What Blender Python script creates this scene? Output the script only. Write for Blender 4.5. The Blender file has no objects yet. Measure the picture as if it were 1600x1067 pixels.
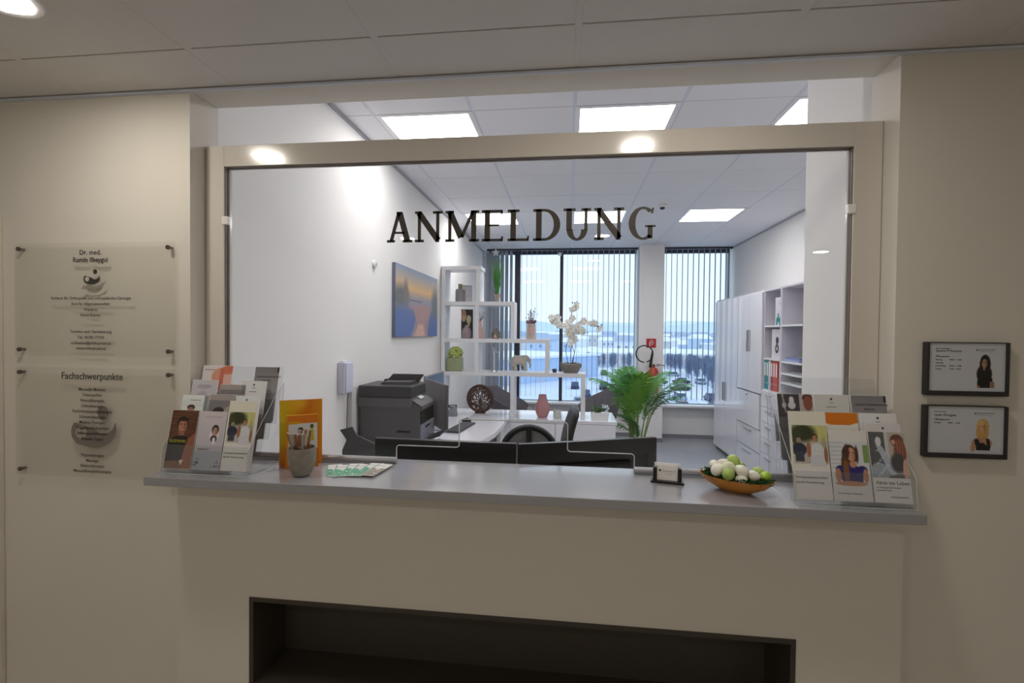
import bpy, bmesh, math, random
import numpy as np
from mathutils import Vector, Matrix
random.seed(11)
PI = math.pi
C = 1.65                      # eye height above the floor
SC = bpy.context.scene
COL = SC.collection

# ------------------------------------------------------------------ camera
cam = bpy.data.cameras.new('camera'); camo = bpy.data.objects.new('camera', cam); COL.objects.link(camo)
cam.sensor_fit = 'HORIZONTAL'; cam.sensor_width = 36.0; cam.lens = 755.1 / 1600 * 36.0
cam.clip_start = 0.05; cam.clip_end = 12000
R = Vector((0.99324, 0.11565, 0.00978)); U = Vector((-0.01175, 0.01632, 0.9998)); F = Vector((-0.11547, 0.99316, -0.01757))
camo.matrix_world = Matrix(((R.x, U.x, -F.x, 0), (R.y, U.y, -F.y, 0), (R.z, U.z, -F.z, C), (0, 0, 0, 1)))
SC.camera = camo

# ------------------------------------------------------------------ world, exposure
w = bpy.data.worlds.new('overcast'); SC.world = w; w.use_nodes = True
wb = w.node_tree.nodes['Background']; wb.inputs[0].default_value = (0.74, 0.88, 1.0, 1); wb.inputs[1].default_value = 1.42
SC.view_settings.view_transform = 'Standard'; SC.view_settings.look = 'None'
SC.view_settings.exposure = 0.0; SC.view_settings.gamma = 1.0; SC.view_settings.use_curve_mapping = False
PANEL_L = 12.6                 # office luminaires
SPOT_L = 112.0                 # corridor downlights

# ------------------------------------------------------------------ materials
def lin(c):
    return tuple(((v / 12.92) if v <= 0.04045 else ((v + 0.055) / 1.055) ** 2.4) for v in c)
MC = {}
def M(name, col, rough=0.5, metal=0.0, noise=0.0, nscale=40.0, bump=0.0, coat=0.0, spec=0.5, srgb=True, sub=0.0):
    if name in MC: return MC[name]
    m = bpy.data.materials.new(name); m.use_nodes = True; MC[name] = m
    nt = m.node_tree; b = nt.nodes['Principled BSDF']
    c = lin(col) if srgb else col
    b.inputs['Base Color'].default_value = (*c, 1); b.inputs['Roughness'].default_value = rough
    b.inputs['Metallic'].default_value = metal; b.inputs['Specular IOR Level'].default_value = spec
    b.inputs['Coat Weight'].default_value = coat; b.inputs['Coat Roughness'].default_value = 0.05
    if noise or bump:
        tc = nt.nodes.new('ShaderNodeTexCoord'); n = nt.nodes.new('ShaderNodeTexNoise')
        n.inputs['Scale'].default_value = nscale; n.inputs['Detail'].default_value = 4
        nt.links.new(tc.outputs['Object'], n.inputs['Vector'])
        if noise:
            mx = nt.nodes.new('ShaderNodeMix'); mx.data_type = 'RGBA'
            mx.inputs[6].default_value = (*[v * (1 - noise) for v in c], 1); mx.inputs[7].default_value = (*[min(1, v * (1 + noise)) for v in c], 1)
            nt.links.new(n.outputs['Fac'], mx.inputs[0]); nt.links.new(mx.outputs[2], b.inputs['Base Color'])
        if bump:
            bp = nt.nodes.new('ShaderNodeBump'); bp.inputs['Strength'].default_value = bump; bp.inputs['Distance'].default_value = 0.002
            nt.links.new(n.outputs['Fac'], bp.inputs['Height']); nt.links.new(bp.outputs[0], b.inputs['Normal'])
    return m
def EM(name, col, s):
    m = bpy.data.materials.new(name); m.use_nodes = True; nt = m.node_tree; nt.nodes.clear()
    e = nt.nodes.new('ShaderNodeEmission'); o = nt.nodes.new('ShaderNodeOutputMaterial')
    e.inputs[0].default_value = (*col, 1); e.inputs[1].default_value = s; nt.links.new(e.outputs[0], o.inputs[0]); return m
def GL(name, tint=(1, 1, 1), f0=1.0, haze=0.0, hcol=(1, 1, 1), ior=1.5):
    m = bpy.data.materials.new(name); m.use_nodes = True; nt = m.node_tree; nt.nodes.clear()
    t = nt.nodes.new('ShaderNodeBsdfTransparent'); t.inputs[0].default_value = (*tint, 1)
    g = nt.nodes.new('ShaderNodeBsdfGlossy'); g.inputs['Roughness'].default_value = 0.0
    fr = nt.nodes.new('ShaderNodeFresnel'); fr.inputs[0].default_value = ior
    # thin pane: back faces reflect like front faces
    ml = nt.nodes.new('ShaderNodeMath'); ml.operation = 'MULTIPLY'; ml.inputs[1].default_value = f0; ml.use_clamp = True
    geo = nt.nodes.new('ShaderNodeNewGeometry'); sb = nt.nodes.new('ShaderNodeMath'); sb.operation = 'SUBTRACT'; sb.inputs[0].default_value = 1.0
    nt.links.new(geo.outputs['Backfacing'], sb.inputs[1])
    m2 = nt.nodes.new('ShaderNodeMath'); m2.operation = 'MULTIPLY'
    nt.links.new(fr.outputs[0], ml.inputs[0]); nt.links.new(ml.outputs[0], m2.inputs[0]); nt.links.new(sb.outputs[0], m2.inputs[1])
    mx = nt.nodes.new('ShaderNodeMixShader'); o = nt.nodes.new('ShaderNodeOutputMaterial')
    nt.links.new(m2.outputs[0], mx.inputs[0]); nt.links.new(g.outputs[0], mx.inputs[2])
    src = t
    if haze:
        d = nt.nodes.new('ShaderNodeBsdfDiffuse'); d.inputs[0].default_value = (*hcol, 1)
        m3 = nt.nodes.new('ShaderNodeMixShader'); m3.inputs[0].default_value = haze
        nt.links.new(t.outputs[0], m3.inputs[1]); nt.links.new(d.outputs[0], m3.inputs[2]); src = m3
    nt.links.new(src.outputs[0], mx.inputs[1]); nt.links.new(mx.outputs[0], o.inputs[0]); return m

wall_c = M('corridor_wall_paint', (0.885, 0.865, 0.83), 0.75, noise=0.015, nscale=3, bump=0.12)
wall_o = M('office_wall_paint', (0.93, 0.925, 0.92), 0.8, noise=0.01, nscale=3, bump=0.1)
tile_c = M('corridor_ceiling_board', (0.88, 0.87, 0.865), 0.85, noise=0.02, nscale=120, bump=0.1)
tile_o = M('office_ceiling_board', (0.94, 0.94, 0.96), 0.85, noise=0.015, nscale=120, bump=0.1)
bar_m = M('ceiling_grid_paint', (0.86, 0.88, 0.93), 0.5)
dark_gap = M('ceiling_gap', (0.22, 0.21, 0.20), 0.9)
floor_o = M('office_vinyl', (0.63, 0.64, 0.67), 0.35, noise=0.05, nscale=6)
floor_c = M('corridor_vinyl', (0.70, 0.68, 0.64), 0.45, noise=0.05, nscale=6)
counter_m = M('grey_laminate', (0.62, 0.62, 0.64), 0.16, noise=0.035, nscale=260, coat=0.5)
frame_m = M('champagne_frame', (0.86, 0.835, 0.80), 0.16, coat=0.5)
niche_m = M('dark_brown_laminate', (0.26, 0.235, 0.205), 0.5, noise=0.08, nscale=30)
chrome = M('brushed_steel', (0.78, 0.78, 0.79), 0.28, metal=0.9)
letter_m = M('brown_film', (0.27, 0.245, 0.215), 0.55)
print_m = M('dark_print', (0.23, 0.22, 0.20), 0.7)
print_g = M('grey_print', (0.33, 0.31, 0.29), 0.7)
print_l = M('pale_grey_print', (0.60, 0.575, 0.55), 0.7)
white_g = M('gloss_white', (0.93, 0.93, 0.96), 0.12, coat=0.4)
white_s = M('satin_white', (0.93, 0.93, 0.94), 0.35)
carcass = M('matt_white', (0.86, 0.85, 0.89), 0.5)
black_p = M('black_plastic', (0.07, 0.07, 0.075), 0.3)
black_s = M('black_gloss', (0.035, 0.035, 0.04), 0.12)
black_l = M('black_leather', (0.035, 0.035, 0.045), 0.38, bump=0.3, nscale=300)
grey_p = M('charcoal_plastic', (0.36, 0.355, 0.365), 0.5, bump=0.1, nscale=500)
grey_d = M('dark_charcoal_plastic', (0.24, 0.24, 0.25), 0.45)
grey_l = M('blue_grey_plastic', (0.52, 0.53, 0.58), 0.4)
anthr = M('anthracite_aluminium', (0.13, 0.16, 0.24), 0.4)
slat_m = bpy.data.materials.new('blind_fabric'); slat_m.use_nodes = True
_n = slat_m.node_tree; _n.nodes.clear(); _d = _n.nodes.new('ShaderNodeBsdfDiffuse'); _t = _n.nodes.new('ShaderNodeBsdfTranslucent'); _x = _n.nodes.new('ShaderNodeMixShader'); _o = _n.nodes.new('ShaderNodeOutputMaterial')
_d.inputs[0].default_value = (0.52, 0.56, 0.62, 1); _t.inputs[0].default_value = (0.34, 0.38, 0.44, 1); _x.inputs[0].default_value = 0.42
_n.links.new(_d.outputs[0], _x.inputs[1]); _n.links.new(_t.outputs[0], _x.inputs[2]); _n.links.new(_x.outputs[0], _o.inputs[0])
leaf_m = M('palm_leaf', (0.24, 0.53, 0.22), 0.45, noise=0.25, nscale=14)
leaf_l = M('light_palm_leaf', (0.42, 0.64, 0.20), 0.45, noise=0.2, nscale=14)
stem_m = M('palm_stem', (0.50, 0.60, 0.30), 0.5, noise=0.15, nscale=20)
felt_m = M('grey_felt', (0.40, 0.39, 0.42), 0.9, noise=0.08, nscale=150)
wood_m = M('carved_wood', (0.27, 0.15, 0.11), 0.5, noise=0.2, nscale=25)
snow_m = M('snow', (0.93, 0.96, 1.0), 0.9, noise=0.03, nscale=0.05)
acr = GL('clear_acrylic', (0.955, 0.96, 0.965), 1.0, haze=0.03)
acr_plate = GL('frosted_acrylic_plate', (0.965, 0.965, 0.955), 0.35, haze=0.07, hcol=(0.75, 0.72, 0.66))
glass_m = GL('screen_glass', (0.97, 0.975, 0.98), 1.0)
pane_m = GL('window_glass', (0.97, 0.985, 1.0), 0.8)
edge_m = M('polished_glass_edge', (0.80, 0.83, 0.83), 0.2)
panel_e = EM('luminaire_diffuser', (1.0, 0.965, 0.94), PANEL_L)
spot_e = EM('downlight_diffuser', (1.0, 0.93, 0.83), SPOT_L)
vc = bpy.data.materials.new('printed_paper'); vc.use_nodes = True
_a = vc.node_tree.nodes.new('ShaderNodeVertexColor'); _a.layer_name = 'Col'
vc.node_tree.links.new(_a.outputs[0], vc.node_tree.nodes['Principled BSDF'].inputs['Base Color'])
vc.node_tree.nodes['Principled BSDF'].inputs['Roughness'].default_value = 0.45

# ------------------------------------------------------------------ helpers
def link(name, mesh, mat, parent=None, loc=None, rot=None, kind=None, label=None, cat=None, group=None, smooth=False):
    if isinstance(mesh, bmesh.types.BMesh):
        me = bpy.data.meshes.new(name); bmesh.ops.recalc_face_normals(mesh, faces=mesh.faces); mesh.to_mesh(me); mesh.free()
    else: me = mesh
    if smooth:
        me.polygons.foreach_set('use_smooth', [True] * len(me.polygons))
        if smooth != 'all':
            try: me.set_sharp_from_angle(angle=math.radians(35))
            except Exception: pass
    if mat is not None and not me.materials: me.materials.append(mat)
    o = bpy.data.objects.new(name, me); COL.objects.link(o)
    if parent is not None: o.parent = parent
    if loc is not None: o.location = loc
    if rot is not None: o.rotation_euler = rot
    tag(o, label, cat, group, kind); return o
def tag(o, label=None, cat=None, group=None, kind=None):
    if label: o['label'] = label
    if cat: o['category'] = cat
    if group: o['group'] = group
    if kind: o['kind'] = kind
def T(name, label, cat, loc=(0, 0, 0), rz=0, group=None, rx=0):
    o = bpy.data.objects.new(name, None); o.empty_display_size = 0.05; COL.objects.link(o)
    o.location = loc; o.rotation_euler = (rx, 0, rz); tag(o, label, cat, group); return o
def B(): return bmesh.new()
def bx(bm, x0, x1, y0, y1, z0, z1, bev=0.0, mat=None, seg=2):
    mtx = Matrix.Translation(((x0 + x1) / 2, (y0 + y1) / 2, (z0 + z1) / 2)) @ Matrix.Diagonal((abs(x1 - x0), abs(y1 - y0), abs(z1 - z0), 1))
    if mat is not None: mtx = mat @ mtx
    r = bmesh.ops.create_cube(bm, size=1, matrix=mtx)
    if bev:
        es = list({e for v in r['verts'] for e in v.link_edges})
        bmesh.ops.bevel(bm, geom=es, offset=bev, segments=seg, affect='EDGES', profile=0.5)
    return bm
def box(*a, **k): return bx(B(), *a, **k)
def cyl(bm, p, r1, h, r2=None, seg=24, axis='z', mat=None):
    r2 = r1 if r2 is None else r2
    m = Matrix.Translation(p)
    if axis == 'x': m = m @ Matrix.Rotation(PI / 2, 4, 'Y')
    if axis == 'y': m = m @ Matrix.Rotation(-PI / 2, 4, 'X')
    m = m @ Matrix.Translation((0, 0, h / 2))
    if mat is not None: m = mat @ m
    bmesh.ops.create_cone(bm, cap_ends=True, segments=seg, radius1=r1, radius2=r2, depth=h, matrix=m); return bm
def sph(bm, p, r, s=(1, 1, 1), u=16, v=10, rot=None):
    m = Matrix.Translation(p)
    if rot is not None: m = m @ rot
    bmesh.ops.create_uvsphere(bm, u_segments=u, v_segments=v, radius=r, matrix=m @ Matrix.Diagonal((*s, 1))); return bm
def lathe(bm, prof, c=(0, 0, 0), seg=28, sx=1, sy=1):
    rings = []
    for r, z in prof:
        rings.append([bm.verts.new((c[0] + r * sx * math.cos(2 * PI * i / seg), c[1] + r * sy * math.sin(2 * PI * i / seg), c[2] + z)) for i in range(seg)])
    for a, b in zip(rings[:-1], rings[1:]):
        for i in range(seg):
            j = (i + 1) % seg; bm.faces.new((a[i], a[j], b[j], b[i]))
    bm.faces.new(rings[0][::-1]); bm.faces.new(rings[-1]); return bm
def tube(bm, pts, r, seg=8, closed=False):
    pts = [Vector(p) for p in pts]; n = len(pts); rs = r if isinstance(r, (list, tuple)) else [r] * n
    rings = []; up = Vector((0, 0, 1)); prev = None
    for i, p in enumerate(pts):
        a = pts[(i - 1) % n] if (closed or i > 0) else p; b = pts[(i + 1) % n] if (closed or i < n - 1) else p
        d = (b - a).normalized()
        if prev is None:
            u = d.cross(up)
            if u.length < 1e-3: u = d.cross(Vector((1, 0, 0)))
        else: u = prev - d * prev.dot(d)
        u.normalize(); prev = u; v = d.cross(u)
        rings.append([bm.verts.new(p + (u * math.cos(2 * PI * k / seg) + v * math.sin(2 * PI * k / seg)) * rs[i]) for k in range(seg)])
    m = n if closed else n - 1
    for i in range(m):
        a, b = rings[i], rings[(i + 1) % n]
        for k in range(seg):
            j = (k + 1) % seg; bm.faces.new((a[k], a[j], b[j], b[k]))
    if not closed: bm.faces.new(rings[0][::-1]); bm.faces.new(rings[-1])
    return bm
def prism(bm, poly, a0, a1, plane='xz'):
    def P(u, v, w):
        return (u, w, v) if plane == 'xz' else ((u, v, w) if plane == 'xy' else (w, u, v))
    A = [bm.verts.new(P(u, v, a0)) for u, v in poly]; Bv = [bm.verts.new(P(u, v, a1)) for u, v in poly]
    bm.faces.new(A); bm.faces.new(Bv[::-1]); n = len(poly)
    for i in range(n):
        j = (i + 1) % n; bm.faces.new((A[i], Bv[i], Bv[j], A[j]))
    return bm
def text(s, size, mat, parent, loc, align='CENTER', name='lettering', rot=(PI / 2, 0, 0), ext=0.0002, off=0.0, sx=1.0, space=1.0, shear=0.0):
    c = bpy.data.curves.new(name, 'FONT'); c.body = s; c.size = size; c.align_x = align; c.extrude = ext; c.offset = off
    c.space_character = space; c.resolution_u = 2; c.shear = shear
    t = bpy.data.objects.new('t', c); COL.objects.link(t); bpy.context.view_layer.update()
    me = bpy.data.meshes.new_from_object(t); bpy.data.objects.remove(t)
    if sx != 1: me.transform(Matrix.Diagonal((sx, 1, 1, 1)))
    me.materials.clear()
    return link(name, me, mat, parent, loc, rot)

class Img:
    def __init__(s, nx, ny, w, h, bg=(1, 1, 1)):
        s.w, s.h, s.nx, s.ny = w, h, nx, ny
        x = (np.arange(nx) + 0.5) / nx; y = (np.arange(ny) + 0.5) / ny
        s.X, s.Y = np.meshgrid(x, y); s.c = np.ones((ny, nx, 3)) * np.array(bg)
    def m(s, mask, col, a=1.0):
        mask = np.clip(np.asarray(mask, float), 0, 1)[..., None] * a; s.c = s.c * (1 - mask) + np.array(col) * mask; return s
    def rect(s, x0, y0, x1, y1, col, a=1.0): return s.m((s.X >= x0) & (s.X < x1) & (s.Y >= y0) & (s.Y < y1), col, a)
    def ell(s, cx, cy, rx, ry, col, a=1.0, soft=0.15):
        d = np.sqrt(((s.X - cx) / rx) ** 2 + ((s.Y - cy) / ry) ** 2); return s.m((1 - d) / soft + 0.5, col, a)
    def gv(s, y0, y1, c0, c1):
        t = np.clip((s.Y - y0) / (y1 - y0), 0, 1)[..., None]; k = ((s.Y >= y0) & (s.Y <= y1))[..., None]
        s.c = np.where(k, np.array(c0) * (1 - t) + np.array(c1) * t, s.c); return s
    def poly(s, pts, col, a=1.0):
        ins = np.zeros_like(s.X, bool); n = len(pts)
        for i in range(n):
            x1, y1 = pts[i]; x2, y2 = pts[(i + 1) % n]
            if y1 == y2: continue
            cnd = ((s.Y < y1) != (s.Y < y2)) & (s.X < (x2 - x1) * (s.Y - y1) / (y2 - y1) + x1); ins ^= cnd
        return s.m(ins, col, a)
    def noise(s, amp, seed=0, mask=None):
        rs = np.random.RandomState(seed); n = rs.uniform(-amp, amp, s.X.shape)[..., None]
        if mask is not None: n = n * mask[..., None]
        s.c = np.clip(s.c + n, 0, 1); return s
    def mesh(s, name):
        nx, ny = s.nx, s.ny
        gx, gz = np.meshgrid(np.linspace(0, s.w, nx + 1), np.linspace(0, s.h, ny + 1))
        v = np.stack([gx.ravel(), np.zeros(gx.size), gz.ravel()], 1)
        i = np.arange(ny)[:, None] * (nx + 1) + np.arange(nx)[None, :]
        f = np.stack([i, i + 1, i + nx + 2, i + nx + 1], -1).reshape(-1, 4)
        me = bpy.data.meshes.new(name); me.from_pydata(v.tolist(), [], f.tolist())
        ca = me.color_attributes.new('Col', 'FLOAT_COLOR', 'CORNER')
        c = np.clip(s.c, 0, 1); c = np.where(c <= 0.04045, c / 12.92, ((c + 0.055) / 1.055) ** 2.4).reshape(-1, 3)
        c4 = np.concatenate([np.repeat(c, 4, 0), np.ones((len(c) * 4, 1))], 1); ca.data.foreach_set('color', c4.ravel().astype(np.float32))
        me.materials.append(vc); return me
def paint(img, parent, loc, rot=None, name='cover_print'):
    return link(name, img.mesh(name), None, parent, loc, rot)
def copy_tree(o, parent=None):
    c = o.copy(); COL.objects.link(c)
    if parent is not None: c.parent = parent
    for ch in [k for k in bpy.data.objects if k.parent == o]: copy_tree(ch, c)
    return c
S = dict(kind='structure')

# ================================================================== THE SHELL
YW = 1.683; HL = C + 0.905; HO = C + 1.36; XL = -1.427; XR = 1.041; XO = 2.51; YB = 7.95
# corridor
link('wall_left', box(-2.9, XL, YW, YW + 0.15, 0, HL + 0.6), wall_c, **S)
link('wall_right', box(XR, 3.6, YW, YW + 0.15, 0, HL + 0.6), wall_c, **S)
link('wall_column', box(XR, XR + 0.28, YW + 0.15, 2.296, 0, HO), wall_o, **S)
link('wall_lintel', box(XL, XR, YW, YW + 0.145, HL - 0.004, HO + 0.1), wall_c, **S)
link('wall_corridor_left', box(-3.0, -2.9, -3.2, YW + 0.15, 0, HL + 0.1), wall_c, **S)
link('wall_corridor_right', box(3.6, 3.7, -3.2, YW + 0.15, 0, HL + 0.1), wall_c, **S)
link('wall_corridor_back', box(-3.0, 3.7, -3.3, -3.2, 0, HL + 0.1), wall_c, **S)
link('floor', box(-3.0, 3.7, -3.3, YW + 0.15, -0.1, 0), floor_c, **S)
# office
link('wall_office_left', box(XL - 0.15, XL, YW + 0.15, 8.2, 0, HO + 0.1), wall_o, **S)
link('wall_office_right', box(XO, XO + 0.15, YW, 8.2, 0, HO + 0.1), wall_o, **S)
link('wall_office_front', box(XR, XO, YW + 0.15, YW + 0.2, 0, HO + 0.1), wall_o, **S)
link('floor', box(XL - 0.15, XO + 0.15, YW + 0.15, 8.2, -0.1, 0), floor_o, **S)
bm = B(); bx(bm, XL, 1.09, YB, YB + 0.2, 0, 0.505); bx(bm, 1.43, XO, YB, YB + 0.2, 0, 0.505); bx(bm, XL, -1.335, YB, YB + 0.2, 0.505, HO + 0.1)
link('wall_back', bm, wall_o, **S)
link('wall_pillar', box(1.075, 1.445, 7.60, 8.15, 0, HO), wall_o, **S)
for i, (a, b) in enumerate(((XL, 1.075), (1.445, XO))):
    link('window_sill', box(a, b, YB - 0.16, YB + 0.03, 0.508, 0.54, 0.006), white_s, **S)
    link('baseboard_back', box(a, b, YB - 0.015, YB, 0, 0.06), M('baseboard_grey', (0.52, 0.52, 0.55), 0.5), **S)
link('baseboard_pillar', box(1.065, 1.455, 7.588, 7.60, 0, 0.06), MC['baseboard_grey'], **S)

# counter parapet with its niche
PY = 1.62
par = B()
nx0, nx1, nz0, nz1 = -1.14, 0.732, C - 1.30, C - 0.968
bx(par, XL, nx0, PY, YW + 0.15, 0, C - 0.534); bx(par, nx1, XR, PY, YW + 0.15, 0, C - 0.534)
bx(par, nx0, nx1, PY, YW + 0.15, nz1, C - 0.534); bx(par, nx0, nx1, PY, YW + 0.15, 0, nz0)
bx(par, nx0, nx1, 1.84, 1.86, nz0, nz1)
link('wall_counter_front', par, wall_c, **S)
nic = T('recessed_niche', 'long dark brown recessed niche in the counter front below the worktop', 'niche', (nx0, PY, nz0))
W = nx1 - nx0; H = nz1 - nz0; t = 0.016
link('top_board', box(0, W, -0.003, 0.215, H - t, H), niche_m, nic)
link('bottom_board', box(0, W, -0.003, 0.215, 0, t), niche_m, nic)
link('side_board', box(0, t, -0.003, 0.215, t, H - t), niche_m, nic)
link('side_board', box(W - t, W, -0.003, 0.215, t, H - t), niche_m, nic)
link('back_board', box(t, W - t, 0.198, 0.214, t, H - t), niche_m, nic)

# ---------------- ceilings
m_ = 0.625
def ceiling(x0, x1, y0, y1, z, xs, ys, mt, skip=(), bm_=None):
    root = link('ceiling', box(x0, x1, y0, y1, z + 0.014, z + 0.06), dark_gap, **S)
    cache = {}
    xs = [x0] + [v for v in sorted(xs) if x0 + 0.02 < v < x1 - 0.02] + [x1]; ys = [y0] + [v for v in sorted(ys) if y0 + 0.02 < v < y1 - 0.02] + [y1]
    for i in range(len(xs) - 1):
        for j in range(len(ys) - 1):
            if any(xs[i] - .01 < sx < xs[i + 1] and ys[j] - .01 < sy < ys[j + 1] for sx, sy in skip): continue
            a, b, c, d = xs[i] + (0.010 if i else 0), xs[i + 1] - (0.010 if i < len(xs) - 2 else 0), ys[j] + 0.0028, ys[j + 1] - 0.0028
            key = (round(b - a, 4), round(d - c, 4))
            if key not in cache: cache[key] = link('ceiling_tile', box(0, key[0], 0, key[1], 0, 0.013, 0.0012, seg=1), mt, root, (a, c, z)).data
            else: link('ceiling_tile', cache[key], mt, root, (a, c, z))
    for x in xs[1:-1]: link('grid_bar', box(x - 0.012, x + 0.012, y0, y1, z + 0.0015, z + 0.014), bm_ or bar_m, root)
    return root
gx0 = 0.024; gy0 = 2.939
lights = [(gx0 + 2 * k * m_, gy0 + 4 * m_ * j) for j in range(2) for k in (-1, 0, 1)]
oc = ceiling(XL, XO, YW + 0.145, YB, HO, [gx0 + k * m_ for k in range(-3, 5)], [gy0 + k * m_ for k in range(-3, 9)], tile_o, [(a + .3, b + .3) for a, b in lights])
cc = ceiling(-2.9, 3.6, -3.2, YW, HL, [0.02 + k * m_ for k in range(-5, 7)], [1.4417 - k * m_ for k in range(0, 8)], tile_c, bm_=tile_c)
for n, (lx, ly) in enumerate(lights):
    lab = ['left', 'middle', 'right'][n % 3] + (' square luminaire in the near row of the office ceiling' if n < 3 else ' square luminaire in the far row of the office ceiling')
    L = T('ceiling_light', 'bright ' + lab, 'light', (lx, ly, HO), group='office ceiling panels')
    bm = B(); e = 0.034
    bx(bm, 0.003, m_ - 0.003, 0.003, e, -0.002, 0.012); bx(bm, 0.003, m_ - 0.003, m_ - e, m_ - 0.003, -0.002, 0.012)
    bx(bm, 0.003, e, e, m_ - e, -0.002, 0.012); bx(bm, m_ - e, m_ - 0.003, e, m_ - e, -0.002, 0.012)
    link('frame', bm, white_s, L)
    link('diffuser', box(e, m_ - e, e, m_ - e, 0.0, 0.008), panel_e, L)
spots = [(-1.555, 1.16, 'lit round downlight over the left wall plates, cut by the frame corner'), (0.32, 1.13, 'lit round downlight above the middle of the counter'),
         (0.30, -0.98, 'lit round downlight behind the viewer, mirrored in the lettering'), (-1.55, -0.98, 'added unseen fill downlight behind the viewer on the left'), (2.68, -2.0, 'lit round downlight far behind the viewer on the right'),  # lamp behind the viewer on the left is unseen, added as fill
         (0.30, -2.5, 'added unseen fill downlight at the corridor back wall'), (-1.55, -2.5, 'added unseen fill downlight in the back left corridor corner')]  # both rear lamps are unseen, added to lift the corridor ambient
for x, y, lab in spots:
    L = T('downlight', lab, 'light', (x, y, HL), group='corridor downlights')
    bm = B(); lathe(bm, [(0.070, 0.004), (0.070, -0.004), (0.092, -0.004), (0.095, 0.0), (0.095, 0.004)], seg=32); link('trim_ring', bm, white_s, L, smooth=True)
    link('diffuser', cyl(B(), (0, 0, -0.0055), 0.069, 0.003, seg=32), spot_e, L)
d = T('presence_detector', 'small white ceiling detector with dark lens beside the lettering', 'detector', (0.965, 5.24, HO))
link('housing', lathe(B(), [(0.05, 0), (0.05, -0.02), (0.035, -0.03)]), white_s, d, smooth=True)
link('lens', lathe(B(), [(0.028, -0.028), (0.026, -0.042), (0.012, -0.05)]), black_p, d, smooth=True)
link('trim_cove', box(XL, XL + 0.012, YW + 0.15, YB, HO - 0.02, HO - 0.001), M('cove_grey', (0.70, 0.70, 0.72), 0.6), **S)
link('trim_cove', box(XO - 0.012, XO, YW + 0.2, YB, HO - 0.02, HO - 0.001), MC['cove_grey'], **S)
link('trim_edge', box(-2.9, 3.6, YW - 0.012, YW, HL - 0.012, HL - 0.004), bar_m, **S)

# door frame on the far left
link('door_1', box(-2.9, -2.24, YW - 0.022, YW - 0.001, 0, C + 0.435, 0.003), M('door_trim', (0.84, 0.81, 0.76), 0.5), **S)

# ---------------- windows
def window(n, x0, x1, mull):
    f = B(); y0, y1 = YB + 0.03, YB + 0.10; zt = HO
    bx(f, x0, x0 + 0.05, y0, y1, 0.50, zt); bx(f, x1 - 0.05, x1, y0, y1, 0.50, zt)
    bx(f, x0 + 0.05, x1 - 0.05, y0, y1, 0.50, 0.545); bx(f, x0 + 0.05, x1 - 0.05, y0, y1, zt - 0.06, zt)
    r = link('window_%d' % n, f, anthr, **S)
    for a, b in mull: link('mullion', box(a, b, y0 - 0.01, y1, 0.545, zt - 0.06), anthr, r)
    e = [x0 + 0.05] + [v for p in mull for v in p] + [x1 - 0.05]
    for i in range(0, len(e), 2): link('pane', box(e[i], e[i + 1], y0 + 0.03, y0 + 0.036, 0.545, zt - 0.06), pane_m, r)
    return r
window(1, -1.335, 1.13, [(-0.89, -0.80), (-0.145, -0.092)])
window(2, 1.41, XO + 0.04, [])
def blind(x0, x1, xs, label):
    b = T('vertical_blind', label, 'blind', (x0, 7.80, HO))
    link('head_rail', box(0, x1 - x0, -0.02, 0.02, -0.03, 0), anthr, b)
    sl = None; hg = None
    for x, a in xs:
        if sl is None:
            sl = link('slat', box(-0.0005, 0.0005, -0.045, 0.045, -2.38, -0.05), slat_m, b, (x - x0, 0, 0), (0, 0, a)).data
        else: link('slat', sl, slat_m, b, (x - x0, 0, 0), (0, 0, a))
        if hg is None: hg = link('slat_hanger', box(-0.004, 0.004, -0.012, 0.012, -0.055, -0.028), slat_m, b, (x - x0, 0, 0)).data
        else: link('slat_hanger', hg, slat_m, b, (x - x0, 0, 0))
xs = [(-1.30 + 0.074 * k, -0.95 + 0.11 * k) for k in range(6)] + [(-0.76 + 0.0815 * k, 0.03) for k in range(23)]
blind(-1.33, 1.09, xs, 'vertical slat blind of the wide left window, slats stacked at its left end')
blind(1.47, 2.50, [(1.51 + 0.0815 * k, -0.10) for k in range(12)], 'vertical slat blind of the narrow right window')

# ================================================================== COUNTER + SCREEN
ct = link('countertop', box(-1.437, 1.017, 1.487, 1.845, C - 0.534, C - 0.504, 0.002), counter_m, label='long grey speckled reception counter top jutting out of the wall opening', cat='counter')
YG = 1.778
scr = T('reception_screen', 'large glazed reception screen in a champagne frame above the counter', 'glass screen', (0, YG, C))
fx0, fx1, ix0, ix1, ft, it = XL + 0.002, XR - 0.002, -1.347, 0.950, 0.722, 0.640
link('frame_post', box(fx0, ix0, -0.018, 0.03, -0.503, ft, 0.002), frame_m, scr)
link('frame_post', box(ix1, fx1, -0.018, 0.03, -0.503, ft, 0.002), frame_m, scr)
link('frame_header', box(ix0, ix1, -0.018, 0.03, it, ft, 0.002), frame_m, scr)
bm = B(); gk = 0.003
bx(bm, ix0, ix0 + gk, -0.012, 0.012, -0.503, it); bx(bm, ix1 - gk, ix1, -0.012, 0.012, -0.503, it); bx(bm, ix0, ix1, -0.012, 0.012, it - gk, it)
link('gasket', bm, M('dark_gasket', (0.46, 0.42, 0.39), 0.6), scr)
def arc(cx, cz, r, a0, a1, n=5): return [(cx + r * math.cos(a0 + (a1 - a0) * i / n), cz + r * math.sin(a0 + (a1 - a0) * i / n)) for i in range(n + 1)]
zb = -0.497; r = 0.012
zl, zu = -0.438, -0.330
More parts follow.
